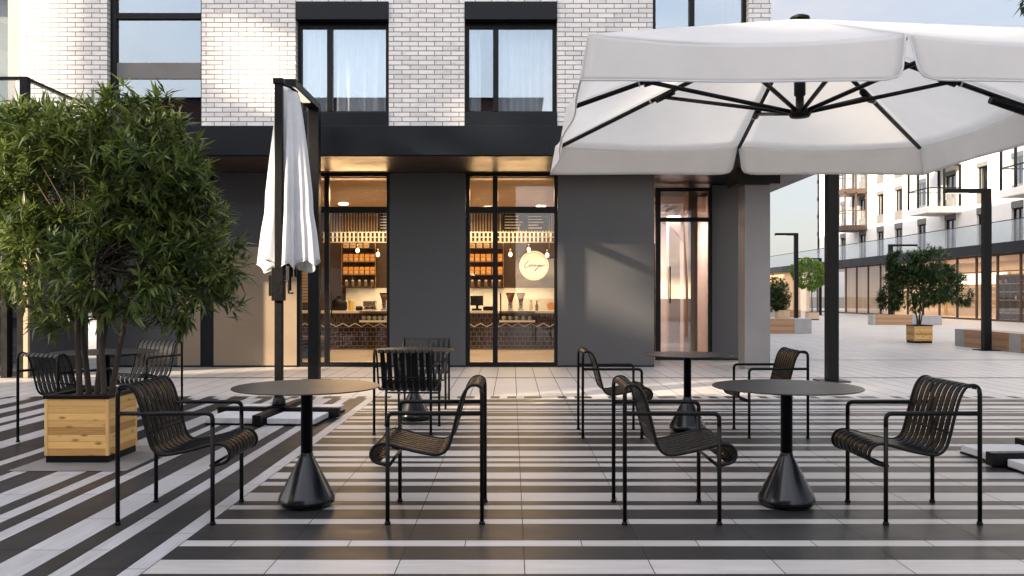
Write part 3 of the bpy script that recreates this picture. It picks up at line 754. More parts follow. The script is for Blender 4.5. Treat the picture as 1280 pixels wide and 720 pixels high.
for (pa,pb,lab) in ((624,669,'glass pastry case with white cups under the round sign'),(449,487,'glass pastry case on the counter front in the left doorway')):
    Yq=YC-.2; a_,b_=wx(pa,Yq),wx(pb,Yq); z0=wz(403,Yq); t=thing('pastry_case',lab,'display case',((a_+b_)/2,Yq,z0),'pastry cases on the counter front')
    s=MB(); s.box(a_,b_,Yq,YC-.002,z0,z0+.05); build('tray',s,M['ceramic'],t,.005)
    s=MB(); s.box(a_,b_,Yq+.0,Yq+.006,z0+.051,z0+.24); build('front_glass',s,M['glass_shop'],t)
    s=MB(); s.box(a_,b_,Yq-.003,YC-.003,z0+.241,z0+.26); build('case_lid',s,M['frame'],t)
    for k in range(5):
        X_=a_+(b_-a_)*(k+.7)/5.6; cp=thing('cup','white cup in the %s'%lab.replace('glass ',''),'cup',(X_,Yq+.1,z0+.05),'cups inside the '+lab.replace('glass ',''))
        s=MB(); s.lathe([(.028,z0+.051),(.045,z0+.10),(.048,z0+.15)],X_,Yq+.1,12); build('cup_body',s,M['ceramic'],cp)
        s=MB(); s.tube([(X_+.045,Yq+.1,z0+.13),(X_+.07,Yq+.1,z0+.12),(X_+.065,Yq+.1,z0+.09),(X_+.042,Yq+.1,z0+.08)],.006,5); build('handle',s,M['ceramic'],cp)
# slatted screen behind the left pane
t=thing('slatted_screen','honey coloured slatted wooden screen behind the narrow left pane','screen',(wx(381,17.2),17.2,0))
s=MB(); zq=wz(378,17.2)
while zq < wz(337,17.2): s.box(wx(372,17.2),wx(390,17.2),17.2,17.225,zq,zq+.05); zq+=.062
build('slat',s,M['slat_light'],t)
s=MB(); s.box(wx(373,17.2),wx(374.5,17.2),17.23,17.27,.02,wz(337,17.2)); s.box(wx(388,17.2),wx(389.5,17.2),17.23,17.27,.02,wz(337,17.2)); build('post',s,M['frame'],t)
t=thing('bench_seat','dark upholstered bench below the slatted wooden screen','bench',(wx(385,17.6),17.6,0))
s=MB(); s.box(wx(368,17.6),wx(402,17.6),17.5,17.95,.36,.46); build('cushion',s,M['interior'],t,.02)
s=MB(); s.box(wx(369,17.6),wx(401,17.6),17.53,17.92,.02,.358); build('bench_base',s,M['frame'],t)

# ------------------------------------------------------------------ furniture on the terrace
PROF=[(0,.765),(.012,.783),(.035,.792),(.065,.788),(.09,.765),(.115,.715),(.145,.61),(.172,.50),(.195,.435),(.232,.402),(.285,.398),(.40,.42),(.52,.452),(.575,.458),(.615,.44),(.634,.40),(.62,.362),(.585,.345)]
PROF=catmull(PROF,4)
UL,UW=.5375,.268
def make_chair():
    t=thing('terrace_chair','x','chair',(0,0,0),'black slatted terrace chairs')
    c=UL/2
    P=[(u-c,z) for u,z in PROF]
    split=max(i for i,(u,z) in enumerate(PROF) if u<.236)
    def slatset(p,name):
        s=MB(); n=8; pitch=2*(UW-.012)/n*.97
        for k in range(n):
            y0=-UW+.0235+pitch*k; s.strip_bar(p,y0,y0+pitch*.72,.0065)
        build(name,s,M['black'],t,local=True)
    slatset(P[:split+1],'backrest'); slatset(P[split:],'seat')
    for sg_ in (-1,1):
        y=sg_*UW; rt=.0125
        s=MB(); s.tube([(-c,y,.012),(-c,y,.74),(-c+.004,y,.768)],rt,10); lg=build('leg',s,M['black'],t,local=True)
        f=MB(); f.lathe([(.017,0),(.017,.012),(.0128,.016)],-c,y,12); build('foot_cap',f,M['black'],lg,local=True)
        s=MB(); s.tube([(c,y,.012),(c,y,.56)],rt,10); lg=build('leg',s,M['black'],t,local=True)
        f=MB(); f.lathe([(.017,0),(.017,.012),(.0128,.016)],c,y,12); build('foot_cap',f,M['black'],lg,local=True)
        s=MB(); s.tube(round_path([(c,y,.555),(c,y,.632),(-c,y,.632)],.062,8),rt,10); build('armrest',s,M['black'],t,local=True)
        s=MB(); rp=[(x,y,z) for x,z in P]+[(c,y,.335)]; s.tube(rp,.0095,8); build('side_rail',s,M['black'],t,local=True)
    s=MB(); s.tube([(c-.01,-UW,.335),(c-.01,UW,.335)],.0095,8); s.tube([(.165-c,-UW,.52),(.165-c,UW,.52)],.007,8); s.tube([(.27-c,-UW,.392),(.27-c,UW,.392)],.007,8)
    build('crossbar',s,M['black'],t,local=True)
    return t
ch0=make_chair(); PI=math.pi
CH=[(-1.975,5.12,0.01,'front row slatted chair standing right in front of the pine planter'),
    (-.44,5.13,PI,'front row slatted chair facing left toward the front table by the closed parasol'),
    (.91,5.12,0,'front row slatted chair facing right beside the front table under the open parasol'),
    (2.39,5.12,PI+.012,'rightmost front slatted chair facing left under the open parasol'),
    (.915,8.05,0,'slatted chair facing the rear table that stands before the wide grey wall'),
    (2.44,8.08,PI,'slatted chair seen behind the front right table, by the lamp post'),
    (-1.01,8.26,PI/2-.06,'slatted chair with its back to the camera at the table before the cafe'),
    (-1.03,10.05,-PI/2,'slatted chair facing the camera behind the table before the cafe'),
    (-4.04,7.72,PI/2-.45,'slatted chair half hidden behind the left side of the pine planter'),
    (-4.10,9.55,-PI/2-.35,'slatted chair seen between the tree stems, on the far side of its table')]
for i,(x,y,rz,lab) in enumerate(CH):
    if i==0: ch0.location=(x,y,0); ch0.rotation_euler=(0,0,rz); ch0['label']=lab
    else: dup(ch0,(x,y,0),rz,lab)

def make_table(r):
    t=thing('bistro_table','x','table',(0,0,0),'round black terrace tables')
    s=MB(); s.lathe([(r-.004,.732),(r,.7345),(r,.7375),(r-.003,.74)],n=72); build('table_top',s,M['table'],t,local=True)
    s=MB(); s.lathe([(.036,.29),(.036,.715),(.13,.725),(.13,.7315)],n=32); build('column',s,M['black'],t,local=True)
    s=MB(); s.lathe([(.155,.012),(.172,.028),(.1725,.048),(.165,.07),(.045,.30),(.037,.325),(.0362,.33)],n=48); build('cone_base',s,M['cone'],t,local=True)
    s=MB(); s.lathe([(.145,0),(.145,.0115)],n=32); build('foot_ring',s,M['frame'],t,local=True)
    return t
for (x,y,r,lab) in ((-1.275,5.30,.450,'round black table in front of the closed parasol'),
                    (1.705,5.30,.452,'round black front table under the open parasol'),
                    (1.69,8.22,.43,'round black table before the wide grey wall'),
                    (-1.03,8.97,.425,'round black table in front of the cafe doors, between two chairs'),
                    (-4.10,8.62,.50,'round black table behind the pine planter')):
    t=make_table(r); t.location=(x,y,0); t['label']=lab

# ------------------------------------------------------------------ parasol bases
def make_base(t,X,Y,ang):
    ca,sa=math.cos(ang),math.sin(ang)
    def rot(mb): mb.v=[(X+(a-X)*ca-(b-Y)*sa,Y+(a-X)*sa+(b-Y)*ca,z) for a,b,z in mb.v]; return mb
    s=MB(); s.box(X-.66,X+.66,Y-.045,Y+.045,.012,.115); build('base_arm',rot(s),M['black'],t,.006)
    s=MB(); s.box(X-.045,X+.045,Y-.66,Y-.0455,.012,.115); s.box(X-.045,X+.045,Y+.0455,Y+.66,.012,.115); build('base_arm',rot(s),M['black'],t,.006)
    for sx_ in (-1,1):
        for sy_ in (-1,1):
            s=MB(); s.box(X+sx_*.07,X+sx_*.56,Y+sy_*.07,Y+sy_*.56,.018,.075); build('ballast_slab',rot(s),M['slab'],t,.006)
            s=MB(); s.box(X+sx_*.065,X+sx_*.565,Y+sy_*.065,Y+sy_*.565,.003,.017); build('slab_tray',rot(s),M['black'],t)
    s=MB(); s.box(X-.1,X+.1,Y-.1,Y+.1,.116,.13); s.lathe([(.075,.13),(.07,.16),(.055,.22)],X,Y,20); build('mast_socket',rot(s),M['black'],t)

# open parasol
U=thing('open_parasol','large open off white square parasol with black ribs and scalloped valance','parasol',(4.28,6.5,0))
HX=.375*4.667; cxU,cyU=2.165,6.42; HXY=1.75
zR,zA,zV=2.735,3.385,2.47
def rimpt(ix,iy): return Vector((cxU+ix*HXY,cyU+iy*HXY,zR))
ring=[(-1,-1),(0,-1),(1,-1),(1,0),(1,1),(0,1),(-1,1),(-1,0)]
apex=Vector((cxU,cyU,zA))
cv=MB()
NS,NT=14,14
def addgrid(mb,gridf,nu,nv):
    b0=len(mb.v)
    for i in range(nu+1):
        for j in range(nv+1): mb.v.append(tuple(gridf(i/nu,j/nv)))
    for i in range(nu):
        for j in range(nv):
            mb.f.append((b0+i*(nv+1)+j,b0+(i+1)*(nv+1)+j,b0+(i+1)*(nv+1)+j+1,b0+i*(nv+1)+j+1)); mb.m.append(0); mb.sm.append(True)
for k in range(8):
    p,q_=rimpt(*ring[k]),rimpt(*ring[(k+1)%8])
    def gf(u,v,p=p,q_=q_):
        u=max(u,.012)
        e=p.lerp(q_,v); w=4*v*(1-v)
        P3=apex.lerp(e,u); mid=(Vector((cxU,cyU,zR))-e); mid.z=0
        P3=P3+mid.normalized()*(.03*w*u*u)     # edge drawn in between the ribs
        P3.z-=.050*w*math.sin(math.pi*min(u,1)*.5)*u + .05*math.sin(math.pi*u)*0
        return P3
    addgrid(cv,gf,NS,NT)
cvo=build('canopy',cv,M['fabric'],U)
so=cvo.modifiers.new('thick','SOLIDIFY'); so.thickness=.002
vl=MB()
for k in range(8):
    p,q_=rimpt(*ring[k]),rimpt(*ring[(k+1)%8])
    outw=((p+q_)/2-Vector((cxU,cyU,zR))); outw.z=0; outw.normalize()
    e=(q_-p).normalized(); cor=(k%2==0)       # even ring points are corners, odd ones the middles of the sides
    adj=-e if cor else e
    def gv(u,v,p=p,q_=q_,outw=outw,e=e,cor=cor,adj=adj):
        L_=(q_-p).length
        # rounded lower corners: panel narrows at the bottom
        c_=.022*max(0,(u-.75)/.25)**2.2
        inset=(.010+.018*u)/L_+c_/L_
        ia,ib_=(0,inset) if cor else (inset,0)
        vv=ia+(1-ia-ib_)*v
        vc=vv if cor else 1-vv                    # distance from the corner end
        turn=max(0,1-vc/.10)
        w=4*vv*(1-vv)
        P3=p.lerp(q_,vv)-outw*(.03*w)
        P3.z-=.050*w
        droop=(zR-.050*w-zV)
        P3=P3+Vector((0,0,-droop*u))+(outw+adj*.55*turn**1.5)*(.050*u)+outw*(.010*math.sin(3.1*math.pi*vv)*u)
        vm=(1-v) if cor else v
        cu=max(0,1-vm/.06)
        P3.z+=.02*cu*cu*u*u
        return P3
    addgrid(vl,gv,10,28)
vo=build('valance',vl,M['valance'],U)
so=vo.modifiers.new('thick','SOLIDIFY'); so.thickness=.003
# piping along valance edge
pp=MB()
for k in range(8):
    p,q_=rimpt(*ring[k]),rimpt(*ring[(k+1)%8])
    base_i=k*(11*29)
    bottom=[Vector(vl.v[base_i+10*29+j]) for j in range(29)]
    sideA=[Vector(vl.v[base_i+i*29]) for i in range(11)]; sideB=[Vector(vl.v[base_i+i*29+28]) for i in range(11)]
    pp.tube((bottom[:-1]+sideB[::-1]) if k%2==0 else (sideA+bottom[1:]),.0055,6)
build('piping',pp,M['cloth'],vo)
hub=Vector((cxU,cyU,2.67))
for k in range(8):
    e=rimpt(*ring[k]); s=MB()
    top=apex+Vector((0,0,-.06)); end=e+(top-e).normalized()*.04+Vector((0,0,-.03))
    d=(end-top); s.tube([top,end],.019,4 if False else 6); rbm=build('rib',s,M['black'],U)
    tf=.50 if k%2==0 else .65; mid=top+d*tf
    s=MB(); s.tube([hub+(mid-hub).normalized()*.06,mid+Vector((0,0,-.025))],.017,6); build('strut',s,M['black'],U)
    s=MB(); c0=top+d*(tf-.035)+Vector((0,0,-.012)); c1=top+d*(tf+.035)+Vector((0,0,-.012)); s.tube([c0,c1],.030,8); build('bracket',s,M['black'],rbm)
    s=MB(); c0=top+d*(tf+.055); c1=top+d*(tf+.061); s.tube([c0,c1],.024,8); build('clip',s,M['slab'],rbm)
s=MB(); s.lathe([(.02,2.635),(.07,2.645),(.085,2.67),(.075,2.70),(.03,2.72),(.03,2.80),(.042,2.81),(.042,3.0),(.028,3.01),(.028,3.33)],cxU,cyU,20); build('hub',s,M['black'],U)
s=MB(); s.lathe([(.075,zA-.006),(.07,zA+.012),(.035,zA+.028),(.01,zA+.032)],cxU,cyU,20); build('finial',s,M['black'],U)
s=MB(); s.tube([(4.28,6.5,.16),(4.28,6.5,2.78)],.05,16); build('mast',s,M['black'],U)
s=MB(); s.tube(round_path([(4.28,6.5,2.4),(4.28,6.45,2.80),(3.93,cyU,2.69)],.12),.03,10); s.tube([(3.6,cyU,2.78),(3.93,cyU,2.665)],.033,10); build('support_arm',s,M['black'],U)
make_base(U,4.28,6.5,.03)

# closed parasol
X0,Y0=-2.49,9.12
K=thing('closed_parasol','tall closed white parasol hanging beside its black mast near the cafe','parasol',(X0,Y0,0))
s=MB(); s.box(X0-.042,X0+.042,Y0-.035,Y0+.035,.16,wz(101,Y0)); build('mast',s,M['black'],K,.008)
s=MB(); zt=wz(98.5,Y0); s.box(X0-.055,X0+.055,Y0-.05,Y0+.05,zt-.06,zt); s.tube([(X0+.045,Y0,zt-.06),(X0+.10,Y0+.08,zt-.07),(X0+.16,Y0+.15,zt-.11)],.016,8); build('mast_cap',s,M['black'],K,.006)
make_base(K,X0,Y0,-.07)
# folded canopy
cxk,cyk=X0+.065,Y0+.16
cl=MB(); n=220; lev=44
zt_,zb_=wz(107,9.2),wz(332,9.2)
rr=random.Random(4)
for i in range(lev+1):
    t_=i/lev
    for j in range(n):
        a=2*math.pi*j/n
        Rr=.77*((.06+.04*min(1,t_/.03))+.225*(t_**.66))
        fold=(math.sin(8*a+.6*math.sin(3*a)+.5*t_) *.27+math.sin(17*a+2.1+1.3*t_)*.11+math.sin(27*a+4*t_)*.03)*(.25+.75*t_)
        tie=1-.05*math.exp(-((t_-.70)/.07)**2)
        r=Rr*(1+fold)*tie
        zz=zt_+(zb_-zt_)*t_+ (0.045*math.sin(8*a+1.1)+.03*math.sin(5*a)+.012*math.sin(17*a))*max(0,(t_-.6)/.4)**2
        cxx=cxk+.01*math.sin(2.2*t_)
        cl.v.append((cxx+r*1.05*math.cos(a),cyk+r*.8*math.sin(a),zz))
for i in range(lev):
    for j in range(n):
        j2=(j+1)%n; cl.f.append((i*n+j,(i+1)*n+j,(i+1)*n+j2,i*n+j2)); cl.m.append(0); cl.sm.append(True)
cl.f.append(tuple(range(n))); cl.m.append(0); cl.sm.append(False)
co=build('folded_canopy',cl,M['cloth'],K); so=co.modifiers.new('thick','SOLIDIFY'); so.thickness=.003
hm=MB(); hm.tube([cl.v[lev*n+j] for j in range(n)],.006,6,closed=True); build('hem',hm,M['slab'],co)
rbs=MB()
for k in range(5):
    a=k*1.26+.3; rbs.tube([(cxk+.03*math.cos(a),cyk+.03*math.sin(a),zt_-.3),(cxk+.07*math.cos(a),cyk+.05*math.sin(a),zb_-.12-.15*(k%2))],.013,6)
build('rib',rbs,M['black'],K)
s=MB(); s.box(X0-.06,X0+.06,Y0-.075,Y0+.05,1.25,1.60); s.box(X0-.1,X0-.06,Y0-.04,Y0+.03,1.30,1.52); s.tube([(X0+.06,Y0-.05,1.46),(X0+.12,Y0-.09,1.46),(X0+.13,Y0-.1,1.33),(X0+.18,Y0-.1,1.33)],.011,8); build('crank_box',s,M['black'],K,.008)
s=MB(); s.lathe([(.05,1.62),(.05,1.95)],X0+.1,Y0+.1,12); build('runner',s,M['black'],K)

# ------------------------------------------------------------------ street lamps
def lamp(X,Y,h,w,dirv,L_,lab,grp='black L shaped street lamps'):
    t=thing('street_lamp',lab,'street lamp',(X,Y,0),grp)
    s=MB(); s.box(X-w/2,X+w/2,Y-w/2,Y+w/2,.02,h); build('post',s,M['black'],t,.006)
    s=MB(); s.box(X-w*1.3,X+w*1.3,Y-w*1.3,Y+w*1.3,0,.02); build('base_plate',s,M['black'],t,.003)
    dx,dy=dirv; a=.10
    s=MB()
    xs=sorted((X+dx*(w/2+.001),X+dx*L_)) if dx else (X-w/2,X+w/2); yy=sorted((Y+dy*(w/2+.001),Y+dy*L_)) if dy else (Y-w/2,Y+w/2)
    s.box(xs[0],xs[1],yy[0],yy[1],h-a,h-.001); arm=build('lamp_arm',s,M['black'],t,.004)
    s=MB()
    if dx: x0,x1=sorted((X+dx*L_*.45,X+dx*L_*.95)); s.box(x0,x1,Y-w*.35,Y+w*.35,h-a-.012,h-a-.001)
    else: y0,y1=sorted((Y+dy*L_*.35,Y+dy*L_*.95)); s.box(X-w*.36,X+w*.36,y0,y1,h-a-.012,h-a-.001)
    build('light_panel',s,M['led'],arm)
lamp(wx(393,13.0),13.0,4.24,.165,(0,-1),1.45,'black street lamp with lit panel right behind the closed parasol')
lamp(wx(1039.5,13.0),13.0,4.24,.165,(0,-1),1.45,'black street lamp post rising behind the open parasol')
lamp(11.34,20.4,3.86,.17,(-1,0),1.0,'black street lamp standing before the long timber bench at right')
lamp(11.55,34.7,3.86,.15,(-1,0),.85,'black street lamp behind the bench next to the pillar')
lamp(17.3,39.0,3.66,.17,(1,0),1.2,'black street lamp hidden behind the dark planter tree')
lamp(20.8,57.6,3.86,.17,(-1,0),1.5,'distant black street lamp beside the round lime tree')

# ------------------------------------------------------------------ planters and trees
def planter(X0_,X1_,Y0_,Y1_,h,lab,wood=None,soilz=None):
    t=thing('wooden_planter',lab,'planter',((X0_+X1_)/2,(Y0_+Y1_)/2,0),'square wooden planters')
    s=MB(); s.box(X0_+.004,X1_-.004,Y0_+.004,Y1_-.004,0,.055); build('plinth',s,M['black'],t)
    s=MB(); s.box(X0_,X1_,Y0_,Y0_+.03,.057,h); s.box(X0_,X1_,Y1_-.03,Y1_,.057,h); s.box(X0_,X0_+.03,Y0_+.031,Y1_-.031,.057,h); s.box(X1_-.03,X1_,Y0_+.031,Y1_-.031,.057,h)
    build('board_side',s,wood or M['wood_planter'],t,.003)
    for xa,ya in ((X0_-.005,Y0_-.005),(X1_-.020,Y0_-.005),(X0_-.005,Y1_-.020),(X1_-.020,Y1_-.020)):
        s=MB(); s.box(xa,xa+.025,ya,ya+.025,.058,h-.001); build('corner_trim',s,wood or M['pine_trim'],t,.003)
    s=MB(); e=.012; z=h
    s.box(X0_-e,X1_+e,Y0_-e,Y0_+.04,z+.001,z+.03); s.box(X0_-e,X1_+e,Y1_-.04,Y1_+e,z+.001,z+.03); s.box(X0_-e,X0_+.04,Y0_+.041,Y1_-.041,z+.001,z+.03); s.box(X1_-.04,X1_+e,Y0_+.041,Y1_-.041,z+.001,z+.03)
    build('rim',s,M['black'],t,.003)
    s=MB(); s.box(X0_+.041,X1_-.041,Y0_+.041,Y1_-.041,h-.2,h-.012); build('soil',s,M['soil'],t)
    return t

def leaves_mesh(name, centers, axes, per, length, width, spread, droop, mat_, parent, rng, tones, curl=.12):
    """rosettes of folded lance leaves; centers/axes Nx3"""
    n=len(centers); C=np.repeat(centers,per,0); A=np.repeat(axes,per,0); T=np.repeat(tones,per)
    m=len(C)
    rnd=rng.normal(size=(m,3)); perp=rnd-(rnd*A).sum(1,keepdims=True)*A; perp/=np.linalg.norm(perp,axis=1,keepdims=True)+1e-9
    sp=rng.uniform(spread[0],spread[1],m)[:,None]
    D=A*np.cos(sp)+perp*np.sin(sp); D[:,2]-=droop*rng.uniform(.3,1,m); D/=np.linalg.norm(D,axis=1,keepdims=True)
    up=np.tile(np.array([0,0,1.0]),(m,1))+rng.normal(scale=.35,size=(m,3))
    S=np.cross(D,up); S/=np.linalg.norm(S,axis=1,keepdims=True)+1e-9
    Nn=np.cross(S,D)
    Ln=length*rng.uniform(.6,1.2,m)[:,None]; W=width*rng.uniform(.75,1.25,m)[:,None]
    base=C+A*rng.uniform(-.06,.02,m)[:,None]*(length/.15)
    cu=curl*Ln
    p0=base; pm=base+D*Ln*.45-Nn*W*.18+Nn*cu*.3; l=base+D*Ln*.40+S*W+Nn*cu*.3; r=base+D*Ln*.40-S*W+Nn*cu*.3; t=base+D*Ln-Nn*cu
    V=np.stack([p0,pm,l,r,t],1).reshape(-1,3)
    off=np.array(world_loc(parent)); V=V-off
    idx=(np.arange(m)*5)[:,None]
    Fc=np.stack([idx+[0,1,2],idx+[0,3,1],idx+[2,1,4],idx+[1,3,4]],1).reshape(-1,3)
    me=bpy.data.meshes.new(name); me.vertices.add(len(V)); me.vertices.foreach_set('co',V.astype(np.float32).ravel())
    me.loops.add(len(Fc)*3); me.loops.foreach_set('vertex_index',Fc.astype(np.int32).ravel())
    me.polygons.add(len(Fc)); me.polygons.foreach_set('loop_start',np.arange(0,len(Fc)*3,3,dtype=np.int32)); me.polygons.foreach_set('loop_total',np.full(len(Fc),3,dtype=np.int32))
    tn=np.clip(T+rng.normal(scale=.16,size=m),0,1); a=me.attributes.new('tone','FLOAT','FACE'); a.data.foreach_set('value',np.repeat(tn,4).astype(np.float32))
    me.materials.append(mat_); me.update(calc_edges=True); me.validate()
    o=bpy.data.objects.new(name,me); col.objects.link(o); o.parent=parent; return o

def sample_blobs(blobs, count, rng, rmin=.35):
    vol=np.array([b[1][0]*b[1][1]*b[1][2] for b in blobs])**.67; pr=vol/vol.sum()
    ks=rng.choice(len(blobs),count,p=pr); out=[]; ax=[]
    for k in ks:
        d=rng.normal(size=3); d/=np.linalg.norm(d); rad=rng.uniform(rmin**2,1)**.5
        rad*= (1+.16*math.sin(5*d[0]+3*k)*math.sin(4*d[2]+k))
        c=np.array(blobs[k][0]); out.append(c+d*np.array(blobs[k][1])*rad); ax.append(d)
    return np.array(out),np.array(ax)

def branching(mb, stems, blobs, rng, ntw=60, r0=.02):
    for st in stems: mb.tube(catmull(st[0],6),[st[1]*(1-.55*i/(6*(len(st[0])-1))) for i in range(6*(len(st[0])-1)+1)],8)
    tips=[]
    for k in range(ntw):
        st=stems[rng.integers(len(stems))][0]; a=np.array(st[-1])*.7+np.array(st[-2])*.3 if rng.random()<.5 else np.array(st[-1])
        b=blobs[rng.integers(len(blobs))]; d=rng.normal(size=3); d/=np.linalg.norm(d)
        e=np.array(b[0])+d*np.array(b[1])*rng.uniform(.3,.9)
        m=(a+e)/2+rng.normal(scale=.05,size=3)+np.array([0,0,.04])
        pts=catmull([tuple(a),tuple(m),tuple(e)],4); mb.tube(pts,[r0*(1-.8*i/(len(pts)-1)) for i in range(len(pts))],5); tips.append(e)
    return tips

# main tree
planter(-3.63,-3.14,6.635,7.135,.50,'honey pine planter with black rim at the front left, holding the big tree')
TR=thing('potted_tree','big bushy tree with narrow lance leaves in the front left planter','tree',(-3.385,6.885,.49))
def tb(px,py,rx,ry,dy=0,ryd=None):
    Y=6.9+dy; s_=F/Y; return ((wx(px,Y),Y,wz(py,Y)),(rx/s_,(ryd or min(rx,ry)*1.15)/s_,ry/s_))
blobs=[tb(172,160,66,58,.05),tb(90,185,70,52,-.15),tb(75,235,85,80,.1),tb(190,235,78,80,-.1),tb(205,300,85,66,.1),tb(262,330,48,50,.0),tb(230,375,62,40,.1),
       tb(55,320,75,75,0),tb(150,335,85,65,-.3),tb(10,215,55,75,.1),tb(105,400,62,36,-.1),tb(5,300,55,75,.2),tb(150,250,95,85,.35),tb(225,240,36,50,.1),tb(40,150,40,26,0)]
rng=np.random.default_rng(5)
st=[]
for i,(sx_,sy_,ex_,ez_,ey_) in enumerate(((100,493,102,300,-.1),(120,493,150,270,.15),(131,493,140,330,-.25),(138,493,196,310,.05),(112,493,60,330,.2))):
    Yb=6.85+ey_*.3; x0=wx(sx_,Yb); b_=(x0,Yb,.47); m_=(x0+(wx(ex_,6.9)-x0)*.28,Yb+ey_*.3,1.05); m2=(x0+(wx(ex_,6.9)-x0)*.6,Yb+ey_*.6,1.5); e_=(wx(ex_,6.9),6.9+ey_,wz(ez_,6.9))
    st.append(([b_,m_,m2,e_],.026))
tk=MB(); branching(tk,st,blobs,rng,110,.011); build('trunk',tk,M['bark'],TR)
C,A=sample_blobs(blobs,4000,rng,.5)
keep=(C[:,2]>1.0+.12*np.sin(C[:,0]*7)) & np.array([noise.noise(Vector(c)*2.6+Vector((3.1,7.7,1.9)))>-.10 for c in C]); C,A=C[keep],A[keep]
A=A*.8+np.array([0,0,.55])+rng.normal(scale=.25,size=A.shape); A/=np.linalg.norm(A,axis=1,keepdims=True)
tones=np.clip(rng.normal(.47,.26,len(C))+.25*(rng.random(len(C))<.12),0,1)
leaves_mesh('crown',C,A,9,.145,.0125,(.35,1.25),.28,M['leaf'],TR,rng,tones)

# mid tree in small planter
planter(11.09,11.58,23.5,24.0,.47,'pine planter on the square holding the dark round tree')
T2=thing('potted_tree','dark green dense tree in the pine planter on the open square','tree',(11.33,23.75,.45))
def tb2(px,py,rx,ry,Y,dy=0): Y=Y+dy; s_=F/Y; return ((wx(px,Y),Y,wz(py,Y)),(rx/s_,min(rx,ry)*1.2/s_,ry/s_))
bl=[tb2(1160,330,26,24,23.7),tb2(1128,345,22,26,23.7,.2),tb2(1152,358,40,28,23.7,-.1),tb2(1185,362,24,22,23.7),tb2(1115,372,17,16,23.7,.1),tb2(1180,335,14,22,23.7,.2),tb2(1205,372,10,10,23.7),tb2(1120,325,12,12,23.7)]
rng=np.random.default_rng(8)
tk=MB(); branching(tk,[([(11.3,23.7,.44),(11.2,23.7,.9),(11.05,23.7,1.5)],.024),([(11.33,23.75,.44),(11.36,23.75,1.0),(11.4,23.75,1.7)],.026),([(11.38,23.8,.44),(11.5,23.8,1.0),(11.8,23.8,1.6)],.02)],bl,rng,60,.011); build('trunk',tk,M['bark'],T2)
C,A=sample_blobs(bl,3600,rng,.4); kp=np.array([noise.noise(Vector(c)*2.4)>-.12 for c in C]); C,A=C[kp],A[kp]; A=A+np.array([0,0,.3]); A/=np.linalg.norm(A,axis=1,keepdims=True)
leaves_mesh('crown',C,A,8,.14,.015,(.3,1.3),.1,M['leaf_dark'],T2,rng,np.clip(rng.normal(.35,.22,len(C)),0,1))
# far dark tree beside the pillar
planter(15.1,15.75,48.4,49.0,.5,'far planter half hidden beside the pillar',M['slat_light'])
T3=thing('potted_tree','dark far tree half hidden behind the corner pillar','tree',(15.4,48.7,.48))
bl=[tb2(970,365,17,20,48.7),tb2(962,374,16,15,48.7,.3),tb2(976,378,11,12,48.7)]
rng=np.random.default_rng(9); tk=MB(); branching(tk,[([(15.4,48.7,.45),(15.35,48.7,1.0),(15.2,48.7,1.7)],.03),([(15.3,48.7,.45),(15.1,48.7,1.0),(14.8,48.7,1.5)],.03)],bl,rng,20,.015); build('trunk',tk,M['bark'],T3)
C,A=sample_blobs(bl,1500,rng,.3); leaves_mesh('crown',C,A,8,.16,.02,(.3,1.3),.1,M['leaf_dark'],T3,rng,np.clip(rng.normal(.35,.22,len(C)),0,1))
# clipped lime tree
planter(16.0,16.55,46.0,46.55,.42,'pale far planter under the round lime tree',M['slat_light'])
T4=thing('clipped_tree','bright lime green tree clipped to a ball on a thin stem','tree',(16.27,46.27,.4))
bl=[tb2(1011,343,21,19.5,46.27)]; bl=[(bl[0][0],(bl[0][1][0],bl[0][1][0],bl[0][1][2]))]
rng=np.random.default_rng(10); tk=MB(); branching(tk,[([(16.27,46.27,.38),(16.26,46.27,1.2),(16.2,46.27,2.3)],.035)],bl,rng,24,.015); build('trunk',tk,M['bark'],T4)
C,A=sample_blobs(bl,800,rng,.8); leaves_mesh('crown',C,A,6,.15,.035,(.3,1.3),.05,M['leaf_lime'],T4,rng,np.clip(rng.normal(.5,.25,len(C)),0,1))
# tree whose twigs reach into the upper right corner
T5=thing('plaza_tree','tree at the right edge whose dark twig tips hang into the top corner','tree',(5.6,7.3,0))
rng=np.random.default_rng(12)
bl=[((5.45,7.3,4.35),(.75,.8,.65)),((5.9,7.5,4.7),(.7,.7,.6)),((4.36,7.05,3.80),(.10,.12,.10)),((4.36,7.05,3.80),(.10,.12,.10)),((4.36,7.05,3.80),(.10,.12,.10))]
tk=MB(); branching(tk,[([(5.6,7.3,0),(5.62,7.3,1.5),(5.55,7.3,3.0),(5.5,7.3,4.2)],.05),([(5.55,7.3,3.0),(5.0,7.2,3.6),(4.40,7.05,3.80)],.02)],bl,rng,40,.012); build('trunk',tk,M['bark'],T5)
C,A=sample_blobs(bl,420,rng,.3); leaves_mesh('crown',C,A,7,.15,.014,(.3,1.2),.2,M['leaf_dark'],T5,rng,np.clip(rng.normal(.3,.2,len(C)),0,1))

